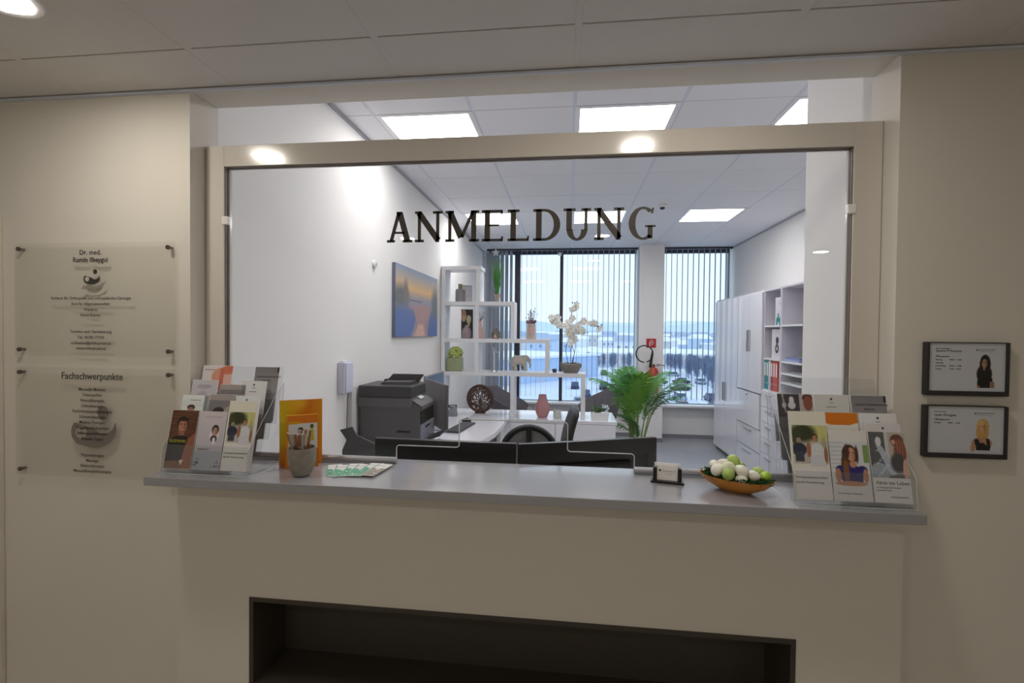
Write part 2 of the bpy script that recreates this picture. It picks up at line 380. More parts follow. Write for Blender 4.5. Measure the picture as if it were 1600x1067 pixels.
cut = [(-0.655, zb)] + arc(-0.655 + r, zl - r, r, PI, PI / 2) + [(-0.408 - r, zl)] + arc(-0.408 - r, zl + r, r, -PI / 2, 0) + \
      arc(-0.408 + r, zu - r, r, PI, PI / 2) + arc(0.002 - r, zu - r, r, PI / 2, 0) + arc(0.002 + r, zl + r, r, PI, 3 * PI / 2) + arc(0.245 - r, zl - r, r, PI / 2, 0) + [(0.245, zb)]
cut = [(a * 0.988, b * 0.988 if b > zb + 0.001 else b) for a, b in cut]
poly = [(ix0 + gk, it - gk), (ix0 + gk, zb)] + cut + [(ix1 - gk, zb), (ix1 - gk, it - gk)]
link('pane', prism(B(), poly, -0.004, 0.004), glass_m, scr)
bm = B()
for (a, b), (c, d_) in zip(cut[:-1], cut[1:]):
    tube(bm, [(a, 0, b), (c, 0, d_)], 0.0022, 6)
link('pane_edge', bm, edge_m, scr, label='pale polished edge of the pass-through cut-out')
for a, b in ((ix0 + gk, -0.647), (0.242, ix1 - gk)):
    link('bottom_rail', cyl(B(), (a, 0, -0.491), 0.012, b - a, axis='x', seg=16), M('satin_rail', (0.66, 0.66, 0.68), 0.4, metal=0.3), scr, smooth=True)
for x in (ix0 + 0.005, ix1 - 0.005):
    link('glass_clip', box(x - 0.013, x + 0.013, -0.022, -0.005, 0.414, 0.446, 0.002), M('clip_white', (0.95, 0.94, 0.93), 0.3), scr)
# --- slab serif lettering
def bar(bm, x0, z0, x1, z1, wd):
    d = Vector((x1 - x0, z1 - z0)); n = Vector((-d.y, d.x)).normalized() * wd / 2
    prism(bm, [(x0 + n.x, z0 + n.y), (x1 + n.x, z1 + n.y), (x1 - n.x, z1 - n.y), (x0 - n.x, z0 - n.y)], -0.0062, -0.0048)
def rc(bm, x0, z0, x1, z1): prism(bm, [(x0, z0), (x1, z0), (x1, z1), (x0, z1)], -0.0062, -0.0048)
def ring(bm, cx, cz, rx, rz, wx, wz, a0, a1, n=22):
    o = [(cx + rx * math.cos(a0 + (a1 - a0) * i / n), cz + rz * math.sin(a0 + (a1 - a0) * i / n)) for i in range(n + 1)]
    q = [(cx + (rx - wx) * math.cos(a0 + (a1 - a0) * i / n), cz + (rz - wz) * math.sin(a0 + (a1 - a0) * i / n)) for i in range(n + 1)]
    for i in range(n): prism(bm, [o[i], o[i + 1], q[i + 1], q[i]], -0.0062, -0.0048)
SW, SF = 0.195, 0.082
def letter(ch):
    b = B()
    if ch == 'A':
        bar(b, 0.14, 0.03, 0.40, 0.97, 0.115); bar(b, 0.43, 0.97, 0.70, 0.03, SW); rc(b, 0.24, 0.28, 0.60, 0.35); rc(b, 0.32, 0.93, 0.49, 1.0)
        rc(b, 0, 0, 0.27, SF); rc(b, 0.54, 0, 0.86, SF); w_ = 0.86
    elif ch == 'N':
        rc(b, 0.095, 0, 0.20, 1); rc(b, 0.71, 0, 0.815, 1); bar(b, 0.13, 0.95, 0.78, 0.05, SW); rc(b, 0, 0, 0.30, SF); rc(b, 0, 1 - SF, 0.22, 1); rc(b, 0.60, 1 - SF, 0.92, 1); w_ = 0.92
    elif ch == 'M':
        rc(b, 0.095, 0, 0.20, 1); rc(b, 0.85, 0, 1.02, 1); bar(b, 0.15, 0.96, 0.52, 0.14, SW); bar(b, 0.54, 0.14, 0.90, 0.96, 0.105)
        rc(b, 0, 0, 0.30, SF); rc(b, 0, 1 - SF, 0.28, 1); rc(b, 0.78, 0, 1.11, SF); rc(b, 0.84, 1 - SF, 1.11, 1); w_ = 1.11
    elif ch == 'E':
        rc(b, 0.09, 0, 0.27, 1); rc(b, 0, 0, 0.68, SF); rc(b, 0, 1 - SF, 0.68, 1); rc(b, 0.2, 0.48, 0.56, 0.55)
        bar(b, 0.645, 0, 0.67, 0.16, 0.06); bar(b, 0.65, 0.86, 0.65, 1, 0.06); w_ = 0.72
    elif ch == 'L':
        rc(b, 0.09, 0, 0.27, 1); rc(b, 0, 0, 0.68, SF); rc(b, 0, 1 - SF, 0.38, 1); bar(b, 0.64, 0, 0.67, 0.16, 0.06); w_ = 0.70
    elif ch == 'D':
        rc(b, 0.09, 0, 0.27, 1); rc(b, 0, 0, 0.36, SF); rc(b, 0, 1 - SF, 0.36, 1); ring(b, 0.36, 0.5, 0.50, 0.5, SW + 0.01, SF, -PI / 2, PI / 2); w_ = 0.86
    elif ch == 'U':
        rc(b, 0.09, 0.32, 0.265, 1); rc(b, 0.65, 0.32, 0.755, 1); rc(b, 0, 1 - SF, 0.38, 1); rc(b, 0.56, 1 - SF, 0.86, 1)
        ring(b, 0.425, 0.34, 0.325, 0.35, SW, 0.08, PI, 2 * PI); w_ = 0.86
    else:
        ring(b, 0.44, 0.5, 0.44, 0.51, SW + 0.01, 0.07, PI * 0.27, PI * 1.72); rc(b, 0.58, 0.03, 0.73, 0.42); rc(b, 0.50, 0.38, 0.82, 0.44); bar(b, 0.70, 0.80, 0.74, 0.97, 0.06); w_ = 0.82
    return b, w_
word = 'ANMELDUNG'; gap = [0.09, 0.10, 0.09, 0.12, 0.12, 0.10, 0.10, 0.14]
ws = [letter(c)[1] for c in word]; hL = 0.1155; tot = (sum(ws) + sum(gap)); kx = 0.991 / tot; x = -0.687
for i, c in enumerate(word):
    b, w_ = letter(c)
    bmesh.ops.transform(b, matrix=Matrix.Translation((x, 0, 0.338)) @ Matrix.Diagonal((kx, 1, hL, 1)), verts=b.verts)
    link('letter', b, letter_m, scr); x += (w_ + (gap[i] if i < 8 else 0)) * kx

# ================================================================== WALL PLATES (left)
def plate(z0, z1, label, x0=-2.165, x1=-1.478):
    p = T('acrylic_wall_plate', label, 'sign', (x0, 1.667, z0))
    w, h = x1 - x0, z1 - z0
    link('plate', box(0, w, -0.003, 0.003, 0, h, 0.001), acr_plate, p)
    for a in (0.022, w - 0.022):
        for b in (0.022, h - 0.022):
            bm = B(); cyl(bm, (a, -0.008, b), 0.0085, 0.006, axis='y', seg=16); cyl(bm, (a, -0.002, b), 0.005, 0.018, axis='y', seg=12)
            link('standoff_screw', bm, M('screw_steel', (0.42, 0.40, 0.37), 0.35, metal=0.7), p, smooth=True)
    return p, w, h
p1, w, h = plate(C - 0.105, C + 0.332, 'upper frosted acrylic plate with doctor\'s details and round emblem')
cx = w / 2 - 0.005
def ln(p, s, z, size, mt, dx=0.0, **k): return text(s, size, mt, p, (cx + dx, -0.0064, z), **k)
zo = 0.105
for s, z, sz, mt in (('Dr. med.', 0.285, 0.026, print_m), ('Ramin Ilbeygui', 0.257, 0.026, print_m), ('Facharzt f\u00fcr Orthop\u00e4die und orthop\u00e4dische Chirurgie', 0.113, 0.0158, print_g),
                     ('Arzt f\u00fcr Allgemeinmedizin', 0.091, 0.0158, print_g), ('Wahlarzt', 0.069, 0.0158, print_g), ('Keine Kassen', 0.048, 0.0158, print_g),
                     ('Termine nach Vereinbarung', -0.016, 0.0158, print_g), ('Tel.: 05282 77333', -0.038, 0.0158, print_g), ('ordination@orthopraxis.at', -0.060, 0.0158, print_g), ('www.orthopraxis.at', -0.080, 0.0158, print_g)):
    ln(p1, s, z + zo, sz, mt, off=0.0005 if mt is print_m else 0.00025)
def disc(bm, cx, cz, rx, rz, y, n=24): prism(bm, [(cx + rx * math.cos(2 * PI * i / n), cz + rz * math.sin(2 * PI * i / n)) for i in range(n)], y, y + 0.0003)
def emblem(p, cx, cz, r, dark, pale, hand):
    b = B()
    pts = []
    for i in range(19): a = PI * 0.75 + PI * 1.22 * i / 18; pts.append((cx - 0.45 * r + 0.52 * r * math.cos(a), cz - 0.15 * r + 0.52 * r * math.sin(a)) if a < 1.4 * PI else (cx + r * 0.97 * math.cos(a), cz - 0.02 * r + 0.72 * r * math.sin(a)))
    pts += [(cx + r * 0.98, cz - 0.2 * r), (cx + r * 0.98, cz + 0.22 * r)]
    for i in range(9): a = -PI * 0.05 - PI * 0.72 * i / 8; pts.append((cx + 0.42 * r + 0.52 * r * math.cos(a), cz + 0.33 * r + 0.52 * r * math.sin(a)))
    prism(b, pts, -0.0052, -0.0049); disc(b, cx + 0.42 * r, cz + 0.62 * r, 0.24 * r, 0.27 * r, -0.0052)
    link('emblem_print', b, dark, p)
    b = B(); disc(b, cx - 0.52 * r, cz - 0.16 * r, 0.25 * r, 0.25 * r, -0.0058); link('emblem_dot', b, pale, p)
    if hand:
        b = B(); prism(b, [(cx - 1.3 * r, cz - 1.25 * r), (cx - 1.0 * r, cz - 0.8 * r), (cx - 0.6 * r, cz - 0.98 * r), (cx + 0.3 * r, cz - 1.0 * r), (cx + 1.0 * r, cz - 0.75 * r), (cx + 1.7 * r, cz - 0.3 * r), (cx + 1.3 * r, cz - 0.85 * r), (cx + 0.6 * r, cz - 1.2 * r), (cx - 0.3 * r, cz - 1.15 * r)], -0.0046, -0.0044)
        link('emblem_hand', b, hand, p)
emblem(p1, cx + 0.004, 0.197 + zo, 0.036, print_m, M('plate_pale', (0.80, 0.77, 0.72), 0.6), print_l)
p2, w, h = plate(C - 0.577, C - 0.150, 'lower frosted acrylic plate headed Fachschwerpunkte with large grey emblem')
zo = 0.577; cx += 0.004
ln(p2, 'Fachschwerpunkte', -0.195 + zo, 0.038, print_m, sx=0.93, off=0.0004)
for i, s in enumerate(('Manuelle Medizin', 'Osteopathie', 'Neuraltherapie', 'Chirotherapie', 'Fachschwerpunkttherapie', 'Schmerztherapie', 'Muskel-Therapie', 'Triggerpunkttherapie', 'Infiltrationstherapie', 'Kinesio Tapes')):
    ln(p2, s, -0.239 + zo - 0.0212 * i, 0.0165, print_g, off=0.00025)
for i, s in enumerate(('Physiotherapie', 'Massage', 'Elektrotherapie', 'Manualtherapiekonzepte')):
    ln(p2, s, -0.494 + zo - 0.0205 * i, 0.0165, print_g, off=0.00025)
emblem(p2, cx + 0.004, -0.385 + zo, 0.10, M('emblem_grey', (0.50, 0.475, 0.45), 0.7), M('plate_pale2', (0.66, 0.63, 0.58), 0.6), None)

# ================================================================== NAME PLATES (right)
def features(im, x, y, rx, ry, skin=(0.72, 0.52, 0.43), hair=None, beard=False):
    dk = tuple(v * 0.62 for v in skin); lt = tuple(min(1, v * 1.14) for v in skin)
    im.ell(x - rx * 0.25, y + ry * 0.1, rx * 0.6, ry * 0.7, lt, 0.5, 1.0); im.ell(x + rx * 0.62, y - ry * 0.1, rx * 0.38, ry * 0.75, dk, 0.35, 1.0)
    for sx in (-1, 1):
        im.ell(x + sx * rx * 0.40, y + ry * 0.22, rx * 0.20, ry * 0.055, (0.18, 0.12, 0.10), 0.9, 0.5); im.ell(x + sx * rx * 0.40, y + ry * 0.38, rx * 0.26, ry * 0.04, (0.25, 0.17, 0.13), 0.7, 0.5)
    im.ell(x, y - ry * 0.12, rx * 0.16, ry * 0.10, dk, 0.6, 0.8)
    if beard: im.ell(x, y - ry * 0.62, rx * 0.62, ry * 0.36, (0.30, 0.20, 0.16), 0.45, 0.8)
    im.ell(x, y - ry * 0.44, rx * 0.36, ry * 0.085, (0.55, 0.26, 0.24), 0.9, 0.4); im.ell(x, y - ry * 0.42, rx * 0.27, ry * 0.045, (0.93, 0.89, 0.86), 0.9, 0.4)
def nameplate(z0, z1, label, lines, im):
    x0, x1 = 1.121, 1.358; n = T('door_name_plate', label, 'sign', (x0, YW - 0.020, z0)); w, h = x1 - x0, z1 - z0
    bm = B(); bx(bm, 0, 0.010, -0.004, 0.018, 0, h, 0.003); bx(bm, w - 0.008, w, -0.004, 0.018, 0, h, 0.003); link('side_clamp', bm, M('anthracite_holder', (0.16, 0.16, 0.17), 0.35), n)
    link('bottom_clamp', box(0.009, w - 0.007, -0.004, 0.018, 0, 0.015, 0.003), MC['anthracite_holder'], n)
    link('top_edge', box(0.009, w - 0.007, 0.0, 0.018, h - 0.003, h), MC['anthracite_holder'], n)
    link('insert_card', box(0.0095, w - 0.0075, 0.004, 0.008, 0.0145, h - 0.003), M('insert_white', (0.80, 0.81, 0.84), 0.4), n)
    paint(im, n, (w - 0.013 - im.w, 0.0036, 0.022), name='portrait_print')
    for s, x, z, sz, mt in lines: text(s, sz, mt, n, (x, 0.0036, z), align='LEFT')
    b = B(); disc(b, 0.148, h - 0.024, 0.0026, 0.0022, 0.0032); link('logo_print', b, print_m, n)
    text('ORTHOZENTRUM', 0.0058, print_l, n, (0.153, 0.0036, h - 0.0245), align='LEFT'); text('Orthop\u00e4die & Therapie', 0.0045, print_l, n, (0.153, 0.0036, h - 0.0300), align='LEFT')
bgc = (0.80, 0.81, 0.84)
im = Img(50, 60, 0.09, 0.118, bgc)
im.ell(0.42, 0.66, 0.17, 0.25, (0.10, 0.07, 0.06)); im.ell(0.40, 0.40, 0.24, 0.25, (0.11, 0.08, 0.07)); im.rect(0.20, 0.0, 0.66, 0.30, (0.08, 0.07, 0.07)); im.rect(0, 0, 1, 0.03, bgc)
im.ell(0.24, 0.16, 0.06, 0.12, (0.08, .07, .07)); im.rect(0.58, 0.03, 0.72, 0.20, (0.60, 0.45, 0.34)); im.ell(0.40, 0.68, 0.085, 0.12, (0.66, 0.52, 0.44)); im.rect(0.36, 0.50, 0.43, 0.58, (0.62, 0.48, 0.40)); features(im, 0.40, 0.68, 0.085, 0.12, (0.66, 0.52, 0.44)); im.rect(0.18, 0.03, 0.26, 0.10, (0.6, .45, .36))
nameplate(C - 0.183, C - 0.015, 'upper name plate on the right wall, portrait with long black hair', [
    ('Praxis Orthop\u00e4die', 0.030, 0.146, 0.0055, print_g), ('Sandra M Kastner', 0.030, 0.137, 0.0105, print_m), ('\u00d6ffnungszeiten', 0.030, 0.121, 0.0065, print_m)] +
    [(s, 0.030, 0.1105 - 0.0095 * i, 0.0062, print_g) for i, s in enumerate(('Montag', 'Dienstag', 'Donnerstag', 'Freitag'))] +
    [(s, 0.070, 0.1105 - 0.0095 * i, 0.0062, print_g) for i, s in enumerate(('08:00  - 13:00', '', '08:00  - 12:00', '14:00 - 18:00'))], im)
im = Img(50, 60, 0.09, 0.118, bgc)
im.ell(0.40, 0.66, 0.20, 0.22, (0.80, 0.66, 0.40)); im.ell(0.39, 0.50, 0.20, 0.20, (0.78, 0.62, 0.36)); im.ell(0.38, 0.22, 0.32, 0.17, (0.72, 0.52, 0.40)); im.rect(0.20, 0.03, 0.64, 0.24, (0.09, 0.09, 0.10)); im.poly([(0.14, 0.32), (0.26, 0.34), (0.40, 0.08), (0.30, 0.03), (0.16, 0.2)], (0.09, .09, .10))
im.poly([(0.50, 0.36), (0.62, 0.33), (0.66, 0.1), (0.50, 0.06)], (0.09, .09, .10)); im.poly([(0.30, 0.38), (0.50, 0.38), (0.54, 0.16)], (0.76, 0.56, 0.44)); im.ell(0.40, 0.64, 0.10, 0.15, (0.82, 0.62, 0.46)); features(im, 0.40, 0.64, 0.10, 0.15, (0.82, 0.62, 0.46)); im.ell(0.33, 0.76, 0.10, 0.07, (0.84, 0.72, 0.46), 0.9, 0.6); im.rect(0, 0, 1, 0.03, bgc); im.ell(0.10, 0.10, 0.07, 0.12, (0.72, 0.53, 0.42))
nameplate(C - 0.379, C - 0.214, 'lower name plate on the right wall, portrait with blonde hair', [
    ('Praxis Therapie', 0.030, 0.143, 0.0055, print_g), ('Linda W\u00f6rg\u00f6tz', 0.030, 0.131, 0.0105, print_m), ('\u00d6ffnungszeiten', 0.030, 0.118, 0.0075, print_m), ('Montag', 0.030, 0.108, 0.0062, print_g), ('08:00  - 12:00', 0.070, 0.108, 0.0062, print_g)], im)

# ================================================================== BROCHURES
paper = M('paper_white', (0.93, 0.92, 0.91), 0.5)
def logo(im, x, y, s):
    im.ell(x, y, s * 1.3, s, (0.30, 0.30, 0.32)); im.rect(x - 2.6 * s, y - 3.0 * s, x + 2.6 * s, y - 2.4 * s, (0.66, 0.66, 0.68)); return im
def c_park(top=True):
    im = Img(76, 176, 1, 1, (0.90, 0.88, 0.85)); im.rect(0, 0.40, 1, 0.84, (0.78, 0.78, 0.66))
    im.ell(0.75, 0.78, 0.40, 0.16, (0.80, 0.80, 0.52)); im.rect(0.08, 0.40, 1, 0.66, (0.74, 0.72, 0.68)); im.ell(0.35, 0.75, 0.34, 0.10, (0.20, 0.23, 0.12), soft=0.5); im.ell(0.15, 0.70, 0.14, 0.09, (0.25, 0.28, 0.16), soft=.5)
    im.rect(0, 0.84, 1, 1, (0.91, 0.90, 0.85)); im.ell(0.22, 0.66, 0.07, 0.035, (0.62, 0.55, 0.48)); im.ell(0.22, 0.56, 0.20, 0.075, (0.16, 0.19, 0.28)); im.rect(0.10, 0.42, 0.34, 0.54, (0.25, 0.26, 0.32))
    im.ell(0.66, 0.70, 0.09, 0.045, (0.30, 0.20, 0.15)); im.ell(0.67, 0.685, 0.07, 0.04, (0.70, 0.50, 0.40)); features(im, 0.67, 0.685, 0.07, 0.04, (0.70, 0.50, 0.40)); im.ell(0.90, 0.62, 0.06, 0.09, (0.66, 0.64, 0.50), 0.8, 0.8); im.ell(0.70, 0.52, 0.21, 0.12, (0.85, 0.86, 0.88)); im.rect(0.50, 0.37, 0.92, 0.50, (0.82, 0.83, 0.86)); im.ell(0.48, 0.56, 0.06, 0.09, (0.66, 0.42, 0.32)); im.ell(0.93, 0.50, 0.05, 0.09, (0.60, 0.40, 0.32))
    im.rect(0, 0, 1, 0.36, (0.90, 0.89, 0.89)); im.rect(0, 0, 0.05, 1, (0.90, 0.89, 0.86)); im.noise(0.05, 3, (im.Y > 0.4) & (im.Y < 0.84)); return im
def c_woman():
    im = Img(80, 150, 1, 1, (0.84, 0.85, 0.87))
    for k in range(7): im.rect(0.0, 0.46 + 0.06 * k, 0.36, 0.466 + 0.06 * k, (0.58, 0.60, 0.64))
    im.rect(0.86, 0.55, 1, 0.80, (0.50, 0.62, 0.34)); im.rect(0, 0.84, 1, 1, (0.88, 0.88, 0.87)); im.rect(0, 0, 1, 0.22, (0.87, 0.86, 0.87))
    im.ell(0.50, 0.66, 0.20, 0.14, (0.24, 0.15, 0.11)); im.ell(0.38, 0.50, 0.12, 0.18, (0.36, 0.22, 0.13)); im.ell(0.50, 0.38, 0.34, 0.13, (0.17, 0.13, 0.45)); im.ell(0.24, 0.44, 0.14, 0.06, (0.17, 0.13, 0.45)); im.ell(0.80, 0.44, 0.14, 0.06, (0.17, 0.13, 0.45)); im.rect(0.28, 0.27, 0.80, 0.38, (0.16, 0.12, 0.42))
    im.ell(0.38, 0.42, 0.08, 0.16, (0.50, 0.33, 0.18)); im.ell(0.55, 0.66, 0.115, 0.10, (0.80, 0.58, 0.48)); im.ell(0.57, 0.52, 0.09, 0.05, (0.78, 0.56, 0.46)); features(im, 0.555, 0.66, 0.115, 0.10, (0.80, 0.58, 0.48)); im.ell(0.43, 0.70, 0.07, 0.10, (0.28, 0.17, 0.12), 1, 0.5); im.ell(0.69, 0.66, 0.045, 0.12, (0.28, 0.17, 0.12), 1, 0.5)
    im.ell(0.16, 0.36, 0.08, 0.10, (0.74, 0.52, 0.42)); im.ell(0.88, 0.36, 0.07, 0.10, (0.74, 0.52, 0.42)); im.ell(0.48, 0.245, 0.42, 0.035, (0.76, 0.54, 0.44)); return im
def c_aktiv():
    im = Img(80, 150, 1, 1, (0.36, 0.37, 0.38)); im.rect(0.42, 0.5, 0.52, 1, (0.80, 0.79, 0.77)); im.rect(0.52, 0.4, 1, 1, (0.72, 0.70, 0.68))
    im.ell(0.22, 0.42, 0.26, 0.14, (0.62, 0.66, 0.72)); im.poly([(0.18, 0.80), (0.34, 0.80), (0.70, 0.40), (0.50, 0.38)], (0.70, 0.74, 0.80)); im.ell(0.25, 0.86, 0.08, 0.07, (0.86, 0.87, 0.88))
    im.ell(0.76, 0.88, 0.18, 0.09, (0.42, 0.26, 0.20)); im.ell(0.82, 0.72, 0.17, 0.18, (0.58, 0.36, 0.29)); [im.ell(0.72 + 0.035 * k, 0.74, 0.012, 0.16, (0.70, 0.47, 0.38) if k % 2 else (0.42, 0.25, 0.20), 0.7, 0.9) for k in range(7)]; im.ell(0.66, 0.86, 0.06, 0.035, (0.80, 0.62, 0.52)); im.ell(0.74, 0.56, 0.20, 0.14, (0.30, 0.29, 0.31), 1, 0.4); [im.ell(0.2 + 0.06 * (k % 5), 0.38 + 0.035 * k, 0.035, 0.012, (0.82, 0.85, 0.90), 0.8, 0.6) for k in range(11)]; im.ell(0.93, 0.46, 0.08, 0.16, (0.80, 0.66, 0.60)); im.noise(0.05, 5, im.Y > 0.36)
    im.rect(0, 0, 1, 0.35, (0.90, 0.89, 0.90)); return im
def c_brown():
    im = Img(80, 150, 1, 1, (0.36, 0.22, 0.15))
    for k in range(12): im.rect(0.1 * (k % 3), 0.52 + 0.04 * k, 0.5 + 0.15 * (k % 4), 0.535 + 0.04 * k, (0.46, 0.31, 0.22))
    im.ell(0.46, 0.76, 0.21, 0.135, (0.15, 0.10, 0.08)); im.ell(0.47, 0.72, 0.165, 0.125, (0.68, 0.47, 0.37)); features(im, 0.47, 0.72, 0.165, 0.125, (0.68, 0.47, 0.37)); im.ell(0.47, 0.845, 0.17, 0.035, (0.17, 0.11, 0.09), 1, 0.5); im.rect(0.36, 0.54, 0.58, 0.64, (0.60, 0.40, 0.31)); im.rect(0, 0, 1, 0.50, (0.12, 0.12, 0.14))
    im.ell(0.45, 0.50, 0.30, 0.06, (0.12, .11, .12)); im.poly([(0.72, 0.5), (1, 0.62), (1, 0), (0.55, 0)], (0.58, 0.36, 0.27)); im.ell(0.3, 0.06, 0.40, 0.07, (0.50, 0.34, 0.26)); im.poly([(0.52, 0.14), (0.70, 0.15), (0.62, 0.06)], (0.88, 0.84, 0.78))
    im.rect(0.04, 0.435, 0.74, 0.49, (0.08, 0.08, 0.07)); im.noise(0.03, 8); return im
def c_doc():
    im = Img(80, 150, 1, 1, (0.80, 0.77, 0.79)); im.gv(0, 1, (0.70, 0.71, 0.76), (0.84, 0.80, 0.82)); im.ell(0.64, 0.60, 0.19, 0.11, (0.88, 0.86, 0.88)); im.ell(0.64, 0.53, 0.12, 0.06, (0.25, .2, .24)); im.rect(0.6, 0.44, 0.7, 0.55, (0.9, .9, .92)); im.ell(0.66, 0.685, 0.13, 0.085, (0.12, 0.09, 0.09)); im.ell(0.66, 0.655, 0.095, 0.075, (0.74, 0.55, 0.50))
    features(im, 0.66, 0.655, 0.095, 0.075, (0.74, 0.55, 0.50)); im.rect(0, 0, 1, 0.30, (0.66, 0.68, 0.73)); im.rect(0.06, 0.31, 0.94, 0.315, (0.5, .5, .55)); im.rect(0.12, 0.345, 0.6, 0.36, (0.62, .58, .64)); im.rect(0.25, 0.90, 0.85, 0.912, (0.70, .64, .70))
    rs = np.random.RandomState(2)
    for k in range(34):
        a, b = (0.14, 0.07) if k < 22 else (0.88, 0.05); im.ell(a + rs.normal(0, 0.09), b + abs(rs.normal(0, 0.05)), 0.03, 0.008, (0.30, 0.33, 0.36))
    return im
def c_white(tint=(0.90, 0.90, 0.91)):
    im = Img(30, 60, 1, 1, tint); logo(im, 0.5, 0.93, 0.022); im.rect(0.14, 0.83, 0.86, 0.835, (0.7, .7, .7)); im.rect(0.35, 0.80, 0.65, 0.81, (0.6, .6, .62)); return im
def c_grey():
    im = Img(40, 70, 1, 1, (0.62, 0.61, 0.63)); im.gv(0, 1, (0.80, 0.80, 0.82), (0.50, 0.49, 0.51)); im.rect(0.93, 0.9, 1, 1, (0.2, .18, .18)); im.rect(0.22, 0.50, 0.3, 0.62, (0.4, .4, .44)); return im
def c_pink():
    im = Img(44, 70, 1, 1, (0.88, 0.85, 0.86)); im.ell(0.62, 0.80, 0.30, 0.16, (0.86, 0.62, 0.52)); im.ell(0.88, 0.92, 0.30, 0.08, (0.84, 0.48, 0.38)); im.ell(0.86, 0.72, 0.24, 0.12, (0.90, 0.74, 0.70)); im.rect(0.04, 0.92, 0.40, 0.935, (0.55, 0.50, 0.52)); im.rect(0.60, 0.55, 0.72, 0.95, (0.80, 0.45, 0.38)); return im
def c_orange():
    im = Img(40, 64, 1, 1, (0.92, 0.91, 0.88)); im.rect(0, 0.84, 1, 1, (0.85, 0.48, 0.05)); im.ell(0.5, 0.84, 0.4, 0.03, (0.85, 0.48, 0.05)); im.ell(0.48, 0.66, 0.09, 0.055, (0.16, 0.12, 0.10)); im.ell(0.48, 0.635, 0.07, 0.05, (0.72, .52, .42)); im.ell(0.86, 0.69, 0.05, 0.04, (0.42, 0.42, 0.18)); im.ell(0.48, 0.52, 0.2, 0.09, (0.84, .70, .1)); return im
def c_statue():
    im = Img(50, 70, 1, 1, (0.27, 0.25, 0.27)); im.rect(0.62, 0, 1, 1, (0.70, 0.67, 0.66)); im.poly([(0.12, 1), (0.17, 1), (0.24, 0.7), (0.2, 0.7)], (0.62, .6, .62)); im.ell(0.40, 0.90, 0.07, 0.06, (0.84, .84, .86)); im.ell(0.40, 0.82, 0.11, 0.06, (0.80, .80, .83)); im.ell(0.18, 0.82, 0.06, 0.05, (0.7, .7, .72))
    im.ell(0.85, 0.94, 0.14, 0.06, (0.26, .16, .13)); im.ell(0.86, 0.86, 0.13, 0.12, (0.55, 0.33, 0.27)); return im
def c_brownface():
    im = Img(40, 64, 1, 1, (0.90, 0.92, 0.92)); im.gv(0.8, 1, (0.86, 0.89, 0.89), (0.94, 0.95, 0.95)); im.rect(0.86, 0.6, 1, 1, (0.55, 0.58, 0.58)); im.rect(0.3, 0.90, 0.72, 0.915, (0.55, .66, .62)); im.ell(0.38, 0.78, 0.15, 0.05, (0.2, .16, .15)); im.ell(.38, .74, .12, .05, (.65, .45, .38)); return im
def c_blue():
    im = c_white((0.88, 0.90, 0.92)); im.rect(0.1, 0.72, 0.4, 0.75, (0.35, .35, .38)); im.rect(0.17, 0.56, 0.33, 0.68, (0.12, 0.47, 0.72)); im.rect(0.86, 0.2, 1.0, 0.8, (0.3, .36, .5)); return im
def c_lilac():
    im = Img(30, 60, 1, 1, (0.80, 0.79, 0.82)); im.ell(0.5, 0.88, 0.3, 0.04, (0.70, .68, .72)); im.ell(0.45, 0.5, 0.3, 0.3, (0.72, .71, .76)); return im
def c_strip():
    im = Img(30, 60, 1, 1, (0.52, 0.50, 0.51)); im.ell(0.4, 0.66, 0.25, 0.12, (0.22, .2, .22)); im.ell(0.8, 0.7, 0.2, 0.1, (0.72, .66, .66)); im.rect(0, 0.9, 1, 1, (0.66, .63, .62)); return im

BW = 0.1045
def brochure(bx_, tier, h, im, label, lines=(), thick=0.003, base=(1.545, -0.489), w=BW, grp=None):
    y = base[0] + 0.047 * tier; z = base[1] + 0.05 * tier; an = math.radians(-13)
    t = T('brochure', label, 'brochure', (bx_, y, C + z), rx=an, group=grp)
    link('pages', box(0, w, 0, thick, 0, h), paper, t)
    im.w, im.h = w - 0.002, h - 0.002
    paint(im, t, (0.001, -0.0004, 0.001))
    for s, x, zz, sz, mt in lines: text(s, sz, mt, t, (x * w, -0.0008, zz * h), align='LEFT')
    return t
def holder(x0, w, tiers, label, base=(1.545, -0.489)):
    t = T('brochure_holder', label, 'brochure holder', (x0, base[0] - 0.012, C - 0.5035)); an = Matrix.Rotation(math.radians(-13), 4, 'X')
    for i in range(tiers):
        y, z = 0.012 + 0.047 * i, 0.0125 + 0.05 * i
        m = Matrix.Translation((0, y, z)) @ an
        link('back_sheet', box(0, w, 0.020, 0.0225, -0.004, 0.19 if i < tiers - 1 else 0.21, mat=m), acr, t)
        link('front_lip', box(0, w, -0.0065, -0.004, -0.004, 0.085, mat=m), acr, t)
        link('pocket_floor', box(0, w, -0.006, 0.021, -0.0065, -0.004, mat=m), acr, t)
        for k in (1, 2): link('divider', box(w * k / 3 - 0.001, w * k / 3 + 0.001, -0.004, 0.020, -0.004, 0.10, mat=m), acr, t)
    zt = 0.012 + 0.05 * (tiers - 1)
    for xx in (0.0, w - 0.0025):
        pl = [(0.0, 0.0), (0.05 + 0.047 * (tiers - 1), 0.0), (0.035 + 0.047 * tiers, zt + 0.14), (0.047 * (tiers - 1) + 0.03, zt + 0.10), (0.01, 0.09)]
        link('side_sheet', prism(B(), [(a, b) for a, b in pl], xx, xx + 0.0025, 'yz'), acr, t)
    bm = B()
    for xx in (0.001, w - 0.001): tube(bm, [(xx, a, b) for a, b in pl], 0.0011, 4, closed=True)
    tube(bm, [(0.001, -0.002, 0.002), (w - 0.001, -0.002, 0.002)], 0.0012, 5)
    link('bright_edge', bm, edge_m, t)
    return t
xs3 = [-1.4165 + 0.1085 * k for k in range(3)]
